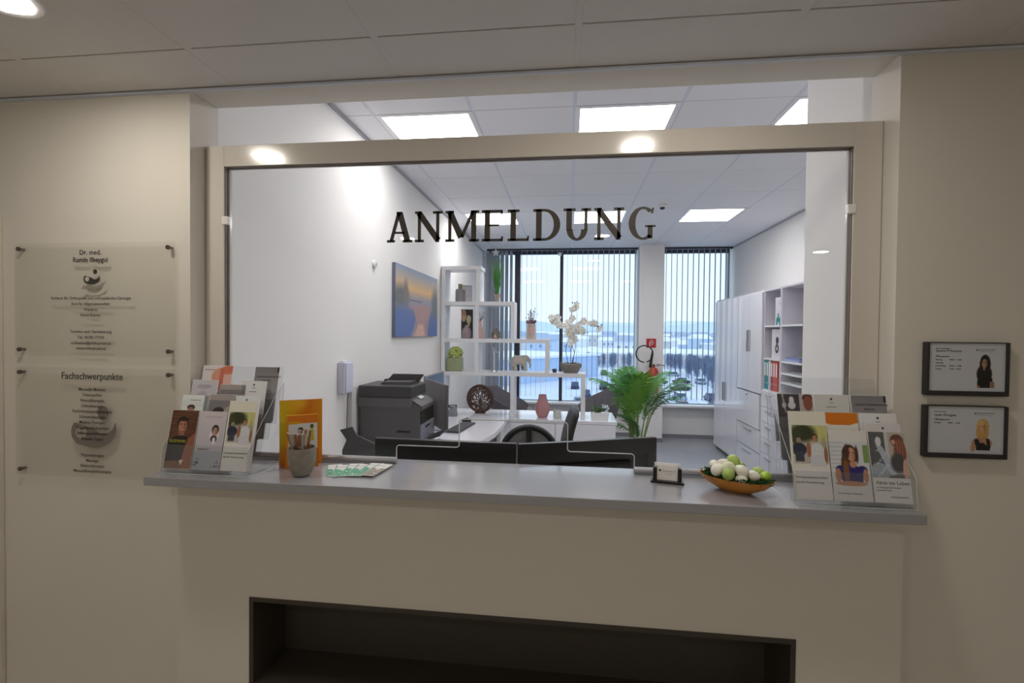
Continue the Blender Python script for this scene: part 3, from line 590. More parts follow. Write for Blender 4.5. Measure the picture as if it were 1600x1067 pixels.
holder(-1.4195, 0.328, 4, 'clear tiered brochure holder at the left end of the counter')
brochure(xs3[0], 0, 0.205, c_brown(), 'brochure with smiling face before brick and dark lower half, front left', [('Mein Rezept gegen', 0.06, 0.468, 0.0085, M('yellow_print', (0.75, 0.72, 0.25), 0.6)), ('Schmerz und Stress', 0.06, 0.442, 0.0085, MC['yellow_print'])], grp='left holder brochures')
brochure(xs3[1], 0, 0.203, c_doc(), 'pale mauve brochure with dark-haired figure in white, front middle of left holder', [('Rehabilitation', 0.12, 0.335, 0.007, print_g)], grp='left holder brochures')
brochure(xs3[2], 0, 0.243, c_park(), 'tall park-scene brochure in front right pocket of the left holder', [('Komplement\u00e4rmedizin', 0.05, 0.24, 0.0098, print_g), ('durch Versicherung', 0.05, 0.185, 0.0098, print_g)], thick=0.016, grp='left holder brochures')
brochure(xs3[0], 1, 0.203, c_brownface(), 'white brochure with pale green title behind the brick-wall one', grp='left holder brochures')
brochure(xs3[1], 1, 0.208, c_strip(), 'dark grey brochure half hidden in second tier, middle of left holder', grp='left holder brochures')
brochure(xs3[2] - 0.012, 1, 0.205, c_blue(), 'white brochure with small blue square behind the left park scene', [('METT', 0.10, 0.71, 0.010, print_m)], grp='left holder brochures', w=0.1)
brochure(xs3[0], 2, 0.205, c_lilac(), 'lilac grey brochure in third tier, left holder', grp='left holder brochures')
brochure(xs3[1] + 0.008, 2, 0.19, c_strip(), 'grey brochure in third tier under the pink one, left holder', grp='left holder brochures')
brochure(xs3[2] - 0.016, 2, 0.205, c_white(), 'white brochure with small dark logo in third tier, left holder', grp='left holder brochures', w=0.1)
brochure(xs3[0] + 0.006, 3, 0.207, c_pink(), 'pink brochure with orange shapes at the top left of the left holder', grp='left holder brochures', w=0.125)
brochure(xs3[2] + 0.006, 3, 0.205, c_grey(), 'grey titled brochure at the top right of the left holder', [('NAHRUNGSERG\u00c4NZUNG', 0.10, 0.80, 0.0085, print_m), ('GESUND', 0.34, 0.73, 0.0085, print_m), ('Beratung', 0.45, 0.55, 0.0085, print_g)], grp='left holder brochures', w=0.1)
xr3 = [0.681 + 0.1115 * k for k in range(3)]; rb = (1.530, -0.489)
holder(0.6775, 0.336, 4, 'clear tiered brochure holder at the right end of the counter, top tier empty', base=rb)
brochure(xr3[0], 0, 0.262, c_park(), 'tall park-scene brochure at the front left of the right holder', [('Komplement\u00e4rmedizin', 0.08, 0.235, 0.0098, print_g), ('durch Versicherung', 0.08, 0.18, 0.0098, print_g)], base=rb, w=0.108, grp='right holder brochures')
brochure(xr3[1], 0, 0.207, c_woman(), 'brochure showing a figure in a blue top, front middle of right holder', [('Ihre Therapie im Zentrum', 0.12, 0.10, 0.0062, print_g)], base=rb, w=0.108, grp='right holder brochures')
brochure(xr3[2], 0, 0.207, c_aktiv(), 'brochure titled Aktiv ins Leben at the right end of the counter', [('Aktiv ins Leben', 0.08, 0.255, 0.0148, print_m), ('mit Bewegung und Therapie', 0.08, 0.205, 0.0058, print_g), ('Schritt f\u00fcr Schritt', 0.08, 0.165, 0.0058, print_g), ('ORTHOZENTRUM', 0.42, 0.075, 0.006, print_g)], base=rb, grp='right holder brochures')
brochure(xr3[1], 1, 0.205, c_orange(), 'white brochure with orange top band in second tier, right holder', base=rb, w=0.108, grp='right holder brochures')
brochure(xr3[2], 1, 0.205, c_white(), 'white logo brochure in second tier behind Aktiv ins Leben', base=rb, w=0.108, grp='right holder brochures')
brochure(xr3[2] + 0.004, 0.45, 0.206, c_white((0.86, 0.85, 0.86)), 'pale brochure just behind Aktiv ins Leben', base=rb, w=0.10, grp='right holder brochures')
brochure(xr3[0] - 0.001, 2, 0.205, c_statue(), 'dark brochure with white statue at the top left of the right holder', base=rb, w=0.11, grp='right holder brochures')
brochure(xr3[1], 2, 0.205, c_white((0.84, 0.84, 0.84)), 'greenish white logo brochure behind the orange-banded one', base=rb, w=0.106, grp='right holder brochures')
brochure(xr3[2], 2, 0.205, c_grey(), 'grey titled brochure in third tier of right holder', [('NAHRUNGSERG\u00c4NZUNG', 0.10, 0.84, 0.0085, print_m), ('GESUND', 0.34, 0.77, 0.0085, print_m)], base=rb, w=0.106, grp='right holder brochures')

# ------------------------------------------------ orange display, cup, leaflets, card stand, bowl
CT = C - 0.504
an = math.radians(33)
od = T('orange_display_stand', 'tall yellow and orange cardboard display behind the grey pen cup', 'display stand', (-1.058, 1.672, CT), rz=an)
im = Img(60, 100, 0.146, 0.243, (0.88, 0.58, 0.06)); im.m(np.clip(1.1 - im.X * 1.6 - abs(im.Y - 0.62) * 0.9, 0, 1), (0.84, 0.78, 0.10)); im.m(np.clip(0.55 - im.Y * 1.6, 0, 1) * np.clip(1 - im.X * 0.9, 0, 1), (0.80, 0.30, 0.04)); im.m(np.clip(1 - np.hypot(im.X - 0.65, (im.Y - 0.9) * 1.2) * 2.8, 0, 1), (0.82, 0.46, 0.03)); im.ell(0.42, 0.97, 0.2, 0.12, (0.90, 0.70, 0.12), soft=1)
link('back_board', box(0, 0.148, 0.001, 0.005, 0, 0.245), M('orange_card', (0.85, 0.50, 0.07), 0.5), od); paint(im, od, (0.001, 0, 0.001), name='board_print')
bm = B(); bx(bm, 0.018, 0.020, -0.05, 0.001, 0, 0.07); bx(bm, 0.128, 0.130, -0.05, 0.001, 0, 0.07); bx(bm, 0.018, 0.130, -0.05, -0.047, 0, 0.06); link('pocket', bm, MC['orange_card'], od)
link('strut', prism(B(), [(0.005, 0), (0.06, 0), (0.005, 0.12)], 0.07, 0.074, 'yz'), MC['orange_card'], od)
im = Img(50, 90, 0.104, 0.190, (0.86, 0.85, 0.86)); im.rect(0, 0.85, 1, 1, (0.86, 0.47, 0.05)); im.ell(0.2, 0.86, 0.3, 0.03, (0.86, 0.62, 0.1)); im.rect(0, 0, 1, 0.34, (0.86, 0.50, 0.05)); im.rect(0, 0.0, 0.06, 1, (0.86, .55, .08)); im.ell(0.45, 0.72, 0.09, 0.05, (0.16, 0.12, 0.10)); im.ell(0.45, 0.685, 0.075, 0.055, (0.66, 0.48, 0.38)); im.ell(0.5, 0.50, 0.26, 0.11, (0.84, 0.62, 0.08)); im.poly([(0.7, 0.5), (0.9, 0.5), (0.86, 0.76), (0.78, 0.76)], (0.80, 0.72, 0.10)); im.ell(0.82, 0.78, 0.06, 0.04, (0.28, 0.34, 0.14))
fl = T('flyer', 'stack of orange and white flyers in the orange display pocket', 'flyer', (-1.058 + 0.022 * math.cos(an) + 0.044 * math.sin(an), 1.672 + 0.022 * math.sin(an) - 0.044 * math.cos(an), CT + 0.002), rz=an)
link('sheets', box(0, 0.106, 0, 0.014, 0, 0.192), M('flyer_edge', (0.86, 0.60, 0.2), 0.5), fl); paint(im, fl, (0.001, -0.0008, 0.001))

cup = T('pen_cup', 'rough grey stone pen cup in front of the orange display', 'cup', (-0.918, 1.583, CT))
prof = [(0.020, 0), (0.029, 0.004), (0.038, 0.02), (0.0445, 0.045), (0.047, 0.075), (0.0465, 0.099), (0.043, 0.099), (0.0425, 0.07), (0.036, 0.03), (0.022, 0.010)]
link('bowl', lathe(B(), prof, seg=36), M('rough_stone', (0.56, 0.53, 0.49), 0.75, noise=0.35, nscale=45, bump=0.8), cup, smooth=True)
pcols = [M('pen_grey', (0.74, 0.69, 0.63), 0.4), M('pen_brown', (0.52, 0.42, 0.35), 0.4), M('pen_copper', (0.66, 0.42, 0.30), 0.3, metal=0.5), M('pen_silver', (0.72, 0.70, 0.68), 0.3, metal=0.6)]
_pc = ['grey', 'brown', 'copper', 'silver']
_po = ['at the left edge of the cup', 'second from the left, front row', 'third from the left, front row', 'fourth from the left, front row', 'fifth from the left, front row', 'fifth from the right, front row', 'fourth from the right, front row', 'third from the right, front row', 'second from the right, front row', 'at the right edge of the cup', 'at the back right of the cup', 'at the back middle of the cup', 'at the back left of the cup']
PENL = ['slim %s pen standing in the stone cup, %s' % (_pc[k % 4], _po[k]) for k in range(13)]
for i in range(13):
    a = PI + (i - 6) * 0.0 + PI * (i / 12.0) if i < 10 else PI * (i - 9) / 4; rr = 0.033 if i < 10 else 0.02
    base = Vector((0.010 * math.cos(a), 0.010 * math.sin(a), 0.010)); top = Vector((rr * 1.42 * math.cos(a), rr * 1.3 * math.sin(a), 0.150 + 0.008 * random.random()))
    dirv = (top - base).normalized(); bm = B(); q = base + dirv * 0.145
    tube(bm, [base, base + dirv * 0.006, q, q + dirv * 0.002], [0.0012, 0.0043, 0.0043, 0.002], 8)
    pn = T('pen', PENL[i], 'pen', (-0.918, 1.583, CT), group='pens in the stone cup')
    link('barrel', bm, pcols[i % 4], pn, smooth=True)
    bm = B(); tube(bm, [base + dirv * 0.105, base + dirv * 0.146], [0.0047, 0.0047], 8); link('cap', bm, pcols[(i + 3) % 4], pn, smooth=True)

def leaflet_print(seed, g):
    im = Img(34, 64, 0.053, 0.148, (0.93, 0.93, 0.92)); im.m((im.Y < 0.56 + 0.06 * np.sin(im.X * 9)) & (im.Y > 0.02), (0.30, 0.66, 0.50) if g else (0.62, .55, .50), 0.95)
    rs = np.random.RandomState(seed)
    for k in range(26): im.ell(rs.uniform(0.05, .95), rs.uniform(0.05, .42), 0.05, 0.02, (0.78, 0.90, 0.84) if k % 2 else (0.18, 0.50, 0.36))
    im.rect(0.1, 0.8, 0.7, 0.83, (0.4, .5, .45)); im.rect(0.1, 0.6, 0.85, 0.62, (0.6, .65, .62)); im.rect(0, 0, 0.06, 1, (.35, .62, .5)); im.rect(0.06, 0.45, 0.10, 1, (.55, .56, .55)); return im
pos = ['at the left end of the fan', 'second from the left of the fan', 'third from the left of the fan', 'fourth from the left of the fan', 'fifth from the left of the fan', 'with brownish print at the right end of the fan']
for k in range(6):
    lf = T('leaflet', 'small green and white leaflet ' + pos[k], 'leaflet', (-0.826 + 0.022 * k, 1.578 + 0.006 * k - 0.012 * (k % 2), CT + 0.0008 + 0.0011 * k), rz=math.radians(27 - 6.6 * k), group='fanned leaflets on the counter')
    link('sheet', box(0, 0.055, 0, 0.150, 0, 0.0008), paper, lf)
    paint(leaflet_print(k, k < 5), lf, (0.001, 0.001, 0.0011), (-PI / 2, 0, 0))
cs = T('business_card_stand', 'black business card stand on the counter left of the egg bowl', 'card stand', (0.340, 1.685, CT), rz=math.radians(-11))
link('base', box(-0.054, 0.054, -0.016, 0.020, 0, 0.008, 0.0015), black_p, cs)
for s in (-1, 1): link('post', box(s * 0.040 - 0.0065, s * 0.040 + 0.0065, -0.010, 0.008, 0.008, 0.052, 0.0015), black_p, cs)
bcard = T('business_card', 'white business card with small dark logo and pink print in black stand', 'card', (0.340, 1.685, CT + 0.0085), rz=math.radians(-11), rx=math.radians(-6))
link('card_stack', box(-0.0425, 0.0425, 0.009, 0.014, 0, 0.056), paper, bcard)
link('card_front', box(-0.034, 0.034, -0.001, 0.006, 0.0, 0.05), paper, bcard)
text('Orthozentrum', 0.0075, M('pink_print', (0.68, 0.48, 0.50), 0.6), bcard, (0.006, -0.0015, 0.029)); text('Terminkarte', 0.005, print_l, bcard, (0.006, -0.0015, 0.020))
b = B(); disc(b, -0.024, 0.032, 0.004, 0.0034, -0.0016); link('logo_print', b, print_m, bcard)

BX, BY = 0.5425, 1.630; ba = math.radians(-33)
bw = T('oval_bowl', 'orange boat-shaped bowl holding decorative eggs on the counter', 'bowl', (BX, BY, CT), rz=ba)
bm = lathe(B(), [(0.36, 0.0), (0.45, 0.004), (0.78, 0.022), (0.98, 0.044), (1.0, 0.048), (0.96, 0.047), (0.75, 0.028), (0.42, 0.010)], seg=48, sx=0.116, sy=0.066)
link('shell', bm, M('orange_lacquer', (0.80, 0.52, 0.16), 0.3, coat=0.3), bw, smooth=True)
bm = B(); rs = random.Random(5)
for k in range(1500):
    a = rs.uniform(0, 2 * PI); q = math.sqrt(rs.random()); x0, y0 = 0.108 * q * math.cos(a), 0.062 * q * math.sin(a); z0 = 0.030 + 0.014 * rs.random() + 0.008 * q
    b2 = rs.uniform(0, 2 * PI); l = rs.uniform(0.008, 0.020); dx, dy = l * math.cos(b2), l * math.sin(b2); dz = rs.uniform(-0.003, 0.012); wv = 0.0009
    v = [bm.verts.new((x0 + dy / l * wv, y0 - dx / l * wv, z0)), bm.verts.new((x0 - dy / l * wv, y0 + dx / l * wv, z0)), bm.verts.new((x0 + dx * .6, y0 + dy * .6, z0 + dz)), bm.verts.new((x0 + dx, y0 + dy, z0 + dz * 0.6))]
    bm.faces.new((v[0], v[1], v[2])); bm.faces.new((v[0], v[2], v[3]))
link('paper_grass', bm, M('dark_green_grass', (0.08, 0.30, 0.13), 0.5, noise=0.3, nscale=60), None, (BX, BY, CT), (0, 0, ba), kind='stuff', label='dark green shredded grass lining the orange bowl', cat='grass filling')
EW = M('egg_white', (0.94, 0.93, 0.88), 0.4, noise=0.08, nscale=90); EG = M('egg_green', (0.66, 0.76, 0.38), 0.4, noise=0.12, nscale=70); EP = M('egg_pale', (0.87, 0.89, 0.74), 0.4, noise=0.1, nscale=80); EB = M('egg_bright', (0.66, 0.80, 0.28), 0.35, noise=0.1, nscale=80)
eggs = [(.486, 1.663, -.430, EW, 'white egg with wire curl at the far left of the bowl', .016), (.510, 1.640, -.421, EW, 'white egg second from left in the back of the bowl', .018), (.541, 1.643, -.411, EG, 'large green egg at the very top of the heap', .020), (.485, 1.622, -.435, EW, 'large cream egg lying at the front left of the bowl', .020),
        (.513, 1.602, -.422, EP, 'pale greenish egg in the middle left of the heap', .020), (.567, 1.664, -.434, EG, 'small green egg behind the top right of the heap', .016), (.506, 1.585, -.438, EG, 'green egg low in the front centre of the bowl', .019), (.547, 1.592, -.428, EW, 'speckled white egg in the middle of the heap', .019),
        (.544, 1.580, -.452, EW, 'small white egg lowest in the front of the bowl', .015), (.583, 1.593, -.443, EW, 'cream speckled egg right of the middle', .018), (.612, 1.630, -.441, EG, 'pale green egg near the right end of the bowl', .018), (.624, 1.600, -.445, EB, 'bright lime egg at the right tip of the bowl', .017)]
for i, (x, y, z, mt, lab, r) in enumerate(eggs):
    rr = random.Random(i); bm = B(); sph(bm, (0, 0, 0), r, (1, 1, 1.28), 20, 12)
    for v in bm.verts:
        if v.co.z > 0: v.co.x *= 1 - 0.16 * v.co.z / r; v.co.y *= 1 - 0.16 * v.co.z / r
    e = T('decorative_egg', lab, 'egg', (x, y, C + z), group='eggs in the orange bowl'); e.rotation_euler = (rr.uniform(1.1, 1.9), rr.uniform(-0.3, 0.3), rr.uniform(0, 6.28))
    link('egg_shell', bm, mt, e, smooth='all')
    if i in (0, 1, 7, 9):
        bm = B(); tube(bm, [((r * 0.98) * math.cos(a) * (0.9 if k % 2 else 1.0), (r * 0.98) * math.sin(a), -0.3 * r + 0.05 * r * k * 0.4) for k, a in enumerate([j * 0.5 for j in range(26)])], 0.0007, 5); link('wire', bm, M('white_wire', (0.9, 0.9, 0.88), 0.4), e)

# ================================================================== OFFICE: desk, monitors, printer
DZ = C - 0.88
edge = [(-0.618, 5.176), (-0.617, 4.9), (-0.618, 4.55), (-0.628, 4.2), (-0.66, 4.02), (-0.72, 3.80), (-0.80, 3.62), (-0.84, 3.40), (-0.84, 3.1), (-0.80, 2.85), (-0.66, 2.70), (-0.4, 2.66), (0.60, 2.66), (0.60, 1.90), (XL + 0.003, 1.90), (XL + 0.003, 5.176)]
desk = T('l_shaped_desk', 'glossy white desk running along the left wall with a curved inner edge', 'desk', (0, 0, 0))
bm = prism(B(), edge, DZ - 0.04, DZ, 'xy'); link('desktop', bm, white_g, desk)
for (x0, x1, y0, y1) in ((-1.40, -1.36, 2.0, 2.6), (-0.72, -0.68, 4.9, 5.25), (0.53, 0.57, 1.95, 2.6), (-1.40, -1.36, 4.5, 5.2)):
    link('leg_panel', box(x0, x1, y0, y1, 0, DZ - 0.04), white_s, desk)
def monitor(loc, rz, w, h, label, base_z, mt=black_s, back=black_p, bulge=True):
    m = T('monitor', label, 'monitor', (loc[0], loc[1], base_z), rz=rz)       # screen faces local +y
    t = loc[2] - base_z
    link('housing', box(-w / 2, w / 2, -0.012, 0.012, t - h, t, 0.004), back, m)
    if bulge: link('back_bulge', box(-w * 0.3, w * 0.3, -0.04, -0.012, t - h * 0.8, t - h * 0.25, 0.012), back, m)
    link('screen', box(-w / 2 + 0.010, w / 2 - 0.010, 0.0118, 0.0135, t - h + 0.014, t - 0.010), mt, m)
    link('neck', box(-0.03, 0.03, -0.06, -0.035, 0.012, t - h * 0.4, 0.004), back, m)
    link('foot', box(-0.12, 0.12, -0.12, 0.08, 0, 0.012, 0.005), back, m); return m
monitor((-0.512, 1.985, C - 0.455), math.radians(-1.0), 0.610, 0.36, 'left of two black monitors just behind the glass, seen from behind', DZ)
monitor((0.096, 2.085, C - 0.455), math.radians(21), 0.632, 0.36, 'right black monitor behind the glass, angled away from the left one', DZ)
# desk user monitors further back: seen edge on
monitor((-1.03, 3.69, C - 0.385), math.radians(-58), 0.60, 0.345, 'grey-backed monitor beside the printer, seen obliquely from behind', DZ, black_s, grey_p, False)
monitor((-1.21, 4.30, C - 0.375), math.radians(-90), 0.60, 0.345, 'blue-grey monitor standing behind the grey-backed one', DZ, M('screen_blue', (0.28, 0.34, 0.45), 0.2), grey_l, False)

pr = T('office_printer', 'large charcoal multifunction printer on the desk at the left wall', 'printer', (-1.40, 3.14, DZ))
PW, PD = 0.415, 0.34; PH = C - 0.385 - DZ      # body height
poly = [(0, 0.0), (PW, 0.0), (PW, PH - 0.125), (PW - 0.10, PH - 0.085), (0.0, PH - 0.085)]
link('body', prism(B(), poly, 0.0, PD), grey_p, pr)
link('scanner_bed', box(-0.012, PW - 0.055, -0.012, PD * 0.95, PH - 0.125, PH - 0.060, 0.006), M('mid_charcoal', (0.38, 0.375, 0.385), 0.5), pr)
bm = B(); bx(bm, -0.012, PW - 0.055, -0.012, PD * 0.95, PH - 0.058, PH + 0.02, 0.008); link('scanner_lid', bm, grey_d, pr)
bm = B(); prism(bm, [(0.10, PH + 0.018), (0.13, PH + 0.038), (0.33, PH + 0.042), (0.32, PH + 0.018)], 0.08, 0.30); link('document_feeder', bm, grey_p, pr)
bm = B(); prism(bm, [(0.115, PH + 0.040), (0.155, PH + 0.085), (0.385, PH + 0.085), (0.345, PH + 0.030)], 0.20, 0.206); link('feeder_tray', bm, grey_d, pr)
bm = B(); tube(bm, [(0.10, 0.2, PH + 0.035), (0.10, 0.26, PH + 0.035)], 0.012, 8); link('feeder_hinge', bm, black_p, pr)
bm = B(); prism(bm, [(PW - 0.115, PH - 0.085), (PW - 0.105, PH - 0.045), (PW + 0.012, PH - 0.115), (PW + 0.012, PH - 0.14), (PW, PH - 0.14)], 0.012, PD - 0.02); link('control_panel', bm, grey_p, pr)
mm = Matrix.Translation((PW - 0.05, PD * 0.5, PH - 0.075)) @ Matrix.Rotation(0.54, 4, 'Y')

link('display', box(-0.022, 0.018, -0.04, 0.05, 0.0, 0.006, mat=mm), M('lcd_pale', (0.85, 0.87, 0.90), 0.3), pr)
link('front_cover', box(PW - 0.001, PW + 0.010, 0.004, PD - 0.006, 0.05, PH - 0.245, 0.003), grey_l, pr)
link('output_slot', box(PW - 0.002, PW + 0.006, 0.02, PD - 0.02, PH - 0.235, PH - 0.150), black_p, pr)
link('slot_grip', box(PW + 0.008, PW + 0.014, 0.11, 0.21, PH - 0.275, PH - 0.262, 0.002), black_p, pr)
link('badge', cyl(B(), (PW + 0.009, 0.14, PH - 0.34), 0.009, 0.003, axis='x', seg=14), M('badge_silver', (0.8, 0.82, 0.86), 0.3, metal=0.5), pr)
link('output_tray', box(PW, PW + 0.13, 0.08, PD - 0.02, PH - 0.37, PH - 0.36, 0.002, mat=Matrix.Translation((PW, 0, PH - .37)) @ Matrix.Rotation(-0.35, 4, 'Y') @ Matrix.Translation((-PW, 0, -(PH - .37)))), black_p, pr)
link('tray_seam', box(-0.001, PW + 0.001, -0.0015, PD, 0.155, 0.158), black_p, pr)
link('vent_slots', box(PW * 0.62, PW * 0.85, -0.0015, 0.002, 0.20, 0.215), black_p, pr)
# dispenser box and cable duct on left wall
ws_ = T('wall_dispenser_box', 'flat white box mounted on the left wall above the printer', 'wall box', (XL, 2.864, C - 0.390))
link('housing', box(0, 0.045, 0, 0.115, 0, 0.195, 0.004), M('lilac_white', (0.84, 0.84, 0.92), 0.35), ws_)
link('cover', box(0.044, 0.052, 0.012, 0.112, 0.006, 0.19, 0.003), MC['lilac_white'], ws_); link('top_vent', box(0.004, 0.03, 0.02, 0.10, 0.195, 0.205, 0.002), white_s, ws_)
bm = B(); tube(bm, [(XL + 0.03, 2.955, C - 0.385), (XL + 0.018, 2.965, C - 0.45), (XL + 0.014, 2.965, C - 0.60), (XL + 0.016, 2.96, C - 0.80), (XL + 0.02, 2.96, DZ)], 0.004, 8); link('power_cable', bm, M('cable_grey', (0.45, 0.44, 0.43), 0.5), smooth=True, label='thin grey cable dropping from the white wall box', cat='cable')
link('cable_duct', box(XL, XL + 0.035, 2.995, 3.06, DZ, C - 0.36, 0.003), M('duct_white', (0.80, 0.79, 0.78), 0.5), label='upright white cable duct on the wall behind the printer', cat='cable duct')
bm = B(); tube(bm, [(XL + 0.04, 2.93, C - 0.70), (XL + 0.075, 2.95, C - 0.685), (XL + 0.10, 2.95, C - 0.69)], 0.008, 8); link('yellow_plug', bm, M('yellow_plastic', (0.80, 0.76, 0.20), 0.4), smooth=True, label='small yellow cable plug beside the printer foot', cat='plug')
fs = T('document_stand', 'charcoal folded document stand on the desk behind the orange display', 'document stand', (-1.40, 2.58, DZ))
bm = B(); prism(bm, [(.13, .325), (.20, .345), (.225, .30), (.33, .255), (.55, .21), (.56, .012), (.14, .012), (.145, .215), (.17, .27)], 0, 0.012); link('folded_sheet', bm, grey_d, fs); link('base_plate', box(0.10, 0.60, -0.06, 0.14, 0, 0.012), black_p, fs); link('rear_support', prism(B(), [(0.012, 0.012), (0.12, 0.012), (0.012, 0.26)], 0.30, 0.31, 'yz'), black_p, fs)
ph = T('desk_telephone', 'small grey desk telephone beyond the grey monitor', 'telephone', (-1.24, 5.02, DZ), rz=math.radians(-80))
link('body', prism(B(), [(-0.08, 0), (0.08, 0), (0.06, 0.09), (0.04, 0.10)], -0.09, 0.09, 'yz'), grey_l, ph); link('handset', box(-0.085, -0.045, -0.07, 0.07, 0.07, 0.10, 0.008), grey_d, ph)
link('keypad', box(-0.02, 0.06, 0.0, 0.05, 0.095, 0.1, 0.002), M('keypad_pale', (0.6, 0.62, 0.65), 0.5), ph)
kb = T('keyboard', 'dark grey keyboard lying on the white desk beside the monitors', 'keyboard', (-0.975, 4.35, DZ), rz=math.radians(83))
link('base', box(-0.23, 0.23, -0.07, 0.07, 0, 0.014, 0.003), grey_d, kb)
bm = B()
for i in range(15):
    for j in range(5): bx(bm, -0.222 + i * 0.0298, -0.222 + i * 0.0298 + 0.025, -0.062 + j * 0.0252, -0.062 + j * 0.0252 + 0.021, 0.014, 0.019)
link('keys', bm, grey_p, kb, kind='stuff')
ms = T('computer_mouse', 'black curved mouse at the far end of the keyboard', 'mouse', (-0.985, 4.66, DZ))
link('shell', sph(B(), (0, 0, 0.012), 0.045, (1.1, 0.75, 0.62)), black_p, ms, smooth='all'); link('wheel', cyl(B(), (-0.0, -0.005, 0.042), 0.006, 0.008, axis='x', seg=12), grey_p, ms)

# office chairs
def swivel_base(t, seat_z):
    bm = B(); cyl(bm, (0, 0, 0.10), 0.025, seat_z - 0.12, seg=16); link('column', bm, black_p, t, smooth=True)
    for k in range(5):
        a = 2 * PI * k / 5; bm = B(); tube(bm, [(0, 0, 0.10), (0.28 * math.cos(a), 0.28 * math.sin(a), 0.075)], [0.022, 0.013], 8); s = link('base_arm', bm, black_p, t)
        link('caster', cyl(B(), (0.28 * math.cos(a) - 0.012, 0.28 * math.sin(a), 0.03), 0.03, 0.024, axis='x', seg=16), black_p, s)
c1 = T('round_back_chair', 'office chair with round black ring back and vertical spoke', 'chair', (-0.255, 3.25, 0))
RZ = C - 0.635 - 0.19; bm = B(); tube(bm, [(0.185 * math.cos(a), 0.0 + 0.02 * math.sin(a), RZ + 0.185 * math.sin(a)) for a in [2 * PI * k / 40 for k in range(40)]], 0.021, 10, closed=True); link('back_ring', bm, black_l, c1, smooth='all')
link('spoke', box(-0.018, 0.018, -0.012, 0.018, RZ - 0.18, RZ + 0.18, 0.005), black_p, c1); bm = B(); cyl(bm, (0, 0.012, RZ), 0.172, 0.003, axis='y', seg=36); link('back_mesh', bm, M('mesh_grey', (0.50, 0.49, 0.49), 0.8), c1)
link('seat', box(-0.23, 0.23, 0.03, 0.48, 0.44, 0.51, 0.03), black_l, c1, smooth=True); link('back_support', box(-0.03, 0.03, -0.02, 0.08, 0.40, RZ - 0.17, 0.008), black_p, c1); swivel_base(c1, 0.46)
for ch in [k for k in bpy.data.objects if k.parent == c1 and (k.name.startswith('base_arm') or k.name.startswith('column'))]: ch.location = (0, 0.22, 0)
c2 = T('leather_office_chair', 'black leather office chair seen from the side', 'chair', (0.035, 4.25, 0), rz=math.radians(8))
bm = B()
rings = []
for k in range(13):
    t_ = k / 12; z = 0.52 + t_ * (C - 0.655 - 0.52); xo = -0.05 + 0.085 * t_ ** 1.2 - 0.02 * math.sin(t_ * PI); th = 0.042 * (1 - 0.25 * t_) * (1 if k < 12 else 0.5); wd = 0.22 * (1 - 0.12 * t_) * (1 if k < 12 else 0.9)
    rings.append([bm.verts.new((xo + th * math.cos(a) * (abs(math.cos(a)) ** -0.3 if abs(math.cos(a)) > 0.01 else 1), wd * math.sin(a), z)) for a in [2 * PI * j / 20 for j in range(20)]])
for a, b in zip(rings[:-1], rings[1:]):
    for j in range(20): bm.faces.new((a[j], a[(j + 1) % 20], b[(j + 1) % 20], b[j]))
bm.faces.new(rings[0]); bm.faces.new(rings[-1]); link('backrest', bm, black_l, c2, smooth='all')
link('seat', box(-0.50, -0.04, -0.24, 0.24, 0.43, 0.52, 0.035), black_l, c2, smooth=True)
for s in (-1, 1):
    bm = B(); tube(bm, [(-0.10, s * 0.26, 0.48), (-0.12, s * 0.28, 0.66), (-0.35, s * 0.28, 0.68), (-0.38, s * 0.26, 0.48)], 0.014, 8); link('armrest', bm, black_p, c2, smooth=True)
swivel_base(c2, 0.45)
for ch in [k for k in bpy.data.objects if k.parent == c2 and (k.name.startswith('base_arm') or k.name.startswith('column'))]: ch.location = (-0.25, 0, 0)

# ================================================================== sideboard + stepped shelf
SBZ = C - 0.93
sb = T('low_sideboard', 'low white sideboard below the stepped shelf', 'sideboard', (-1.42, 5.18, 0))
link('top_board', box(0, 1.945, 0, 0.62, SBZ - 0.035, SBZ, 0.002), white_g, sb)
link('body', box(0.012, 1.93, 0.02, 0.60, 0.05, SBZ - 0.035), white_s, sb)
for k in range(3): link('door', box(0.015 + k * 0.64, 0.648 + k * 0.64, 0.002, 0.02, 0.06, SBZ - 0.04, 0.002), white_g, sb)
link('plinth', box(0.03, 1.92, 0.04, 0.58, 0, 0.05), M('plinth_grey', (0.45, 0.45, 0.47), 0.5), sb)
ST = 0.042; SY0, SD = 5.30, 0.26
sh = T('stepped_shelf', 'white open shelf stepping down from the left wall towards the windows', 'shelf', (-1.42, SY0, SBZ))
zl_ = [C - 0.465 - SBZ, C - 0.095 - SBZ, C + 0.318 - SBZ, C + 0.742 - SBZ]     # tops: 3 boards + top
xe = [1.612, 1.213, 0.828, 0.452]
for i in range(4):
    z1 = zl_[i] + (0.028 if i < 3 else 0); link('shelf_board', box(0, xe[i], 0, SD, z1 - ST, z1, 0.0015), white_s, sh)
z0s = [0] + [z + 0.028 for z in zl_[:3]]
for i in range(4):
    za = z0s[i]; zb_ = zl_[i] + (0.028 if i < 3 else 0) - ST
    ups = {0: [0.0, 0.790, xe[0] - ST], 1: [0.0, 0.385, xe[1] - ST], 2: [0.0, 0.385, xe[2] - ST], 3: [0.0, xe[3] - ST - 0.012]}[i]
    for u in ups: link('upright', box(u, u + ST, 0, SD, za, zb_), white_s, sh)
SZ = [SBZ] + [SBZ + z for z in z0s[1:]]      # standing heights: 0 sideboard, 1..3 boards
YS = 5.42
def at(name, label, cat, x, lvl, y=YS, grp=None): return T(name, label, cat, (x, y, SZ[lvl]), group=grp)
v = at('grey_bottle_vase', 'grey bottle vase with gold neck on the top shelf level', 'vase', -1.23, 3)
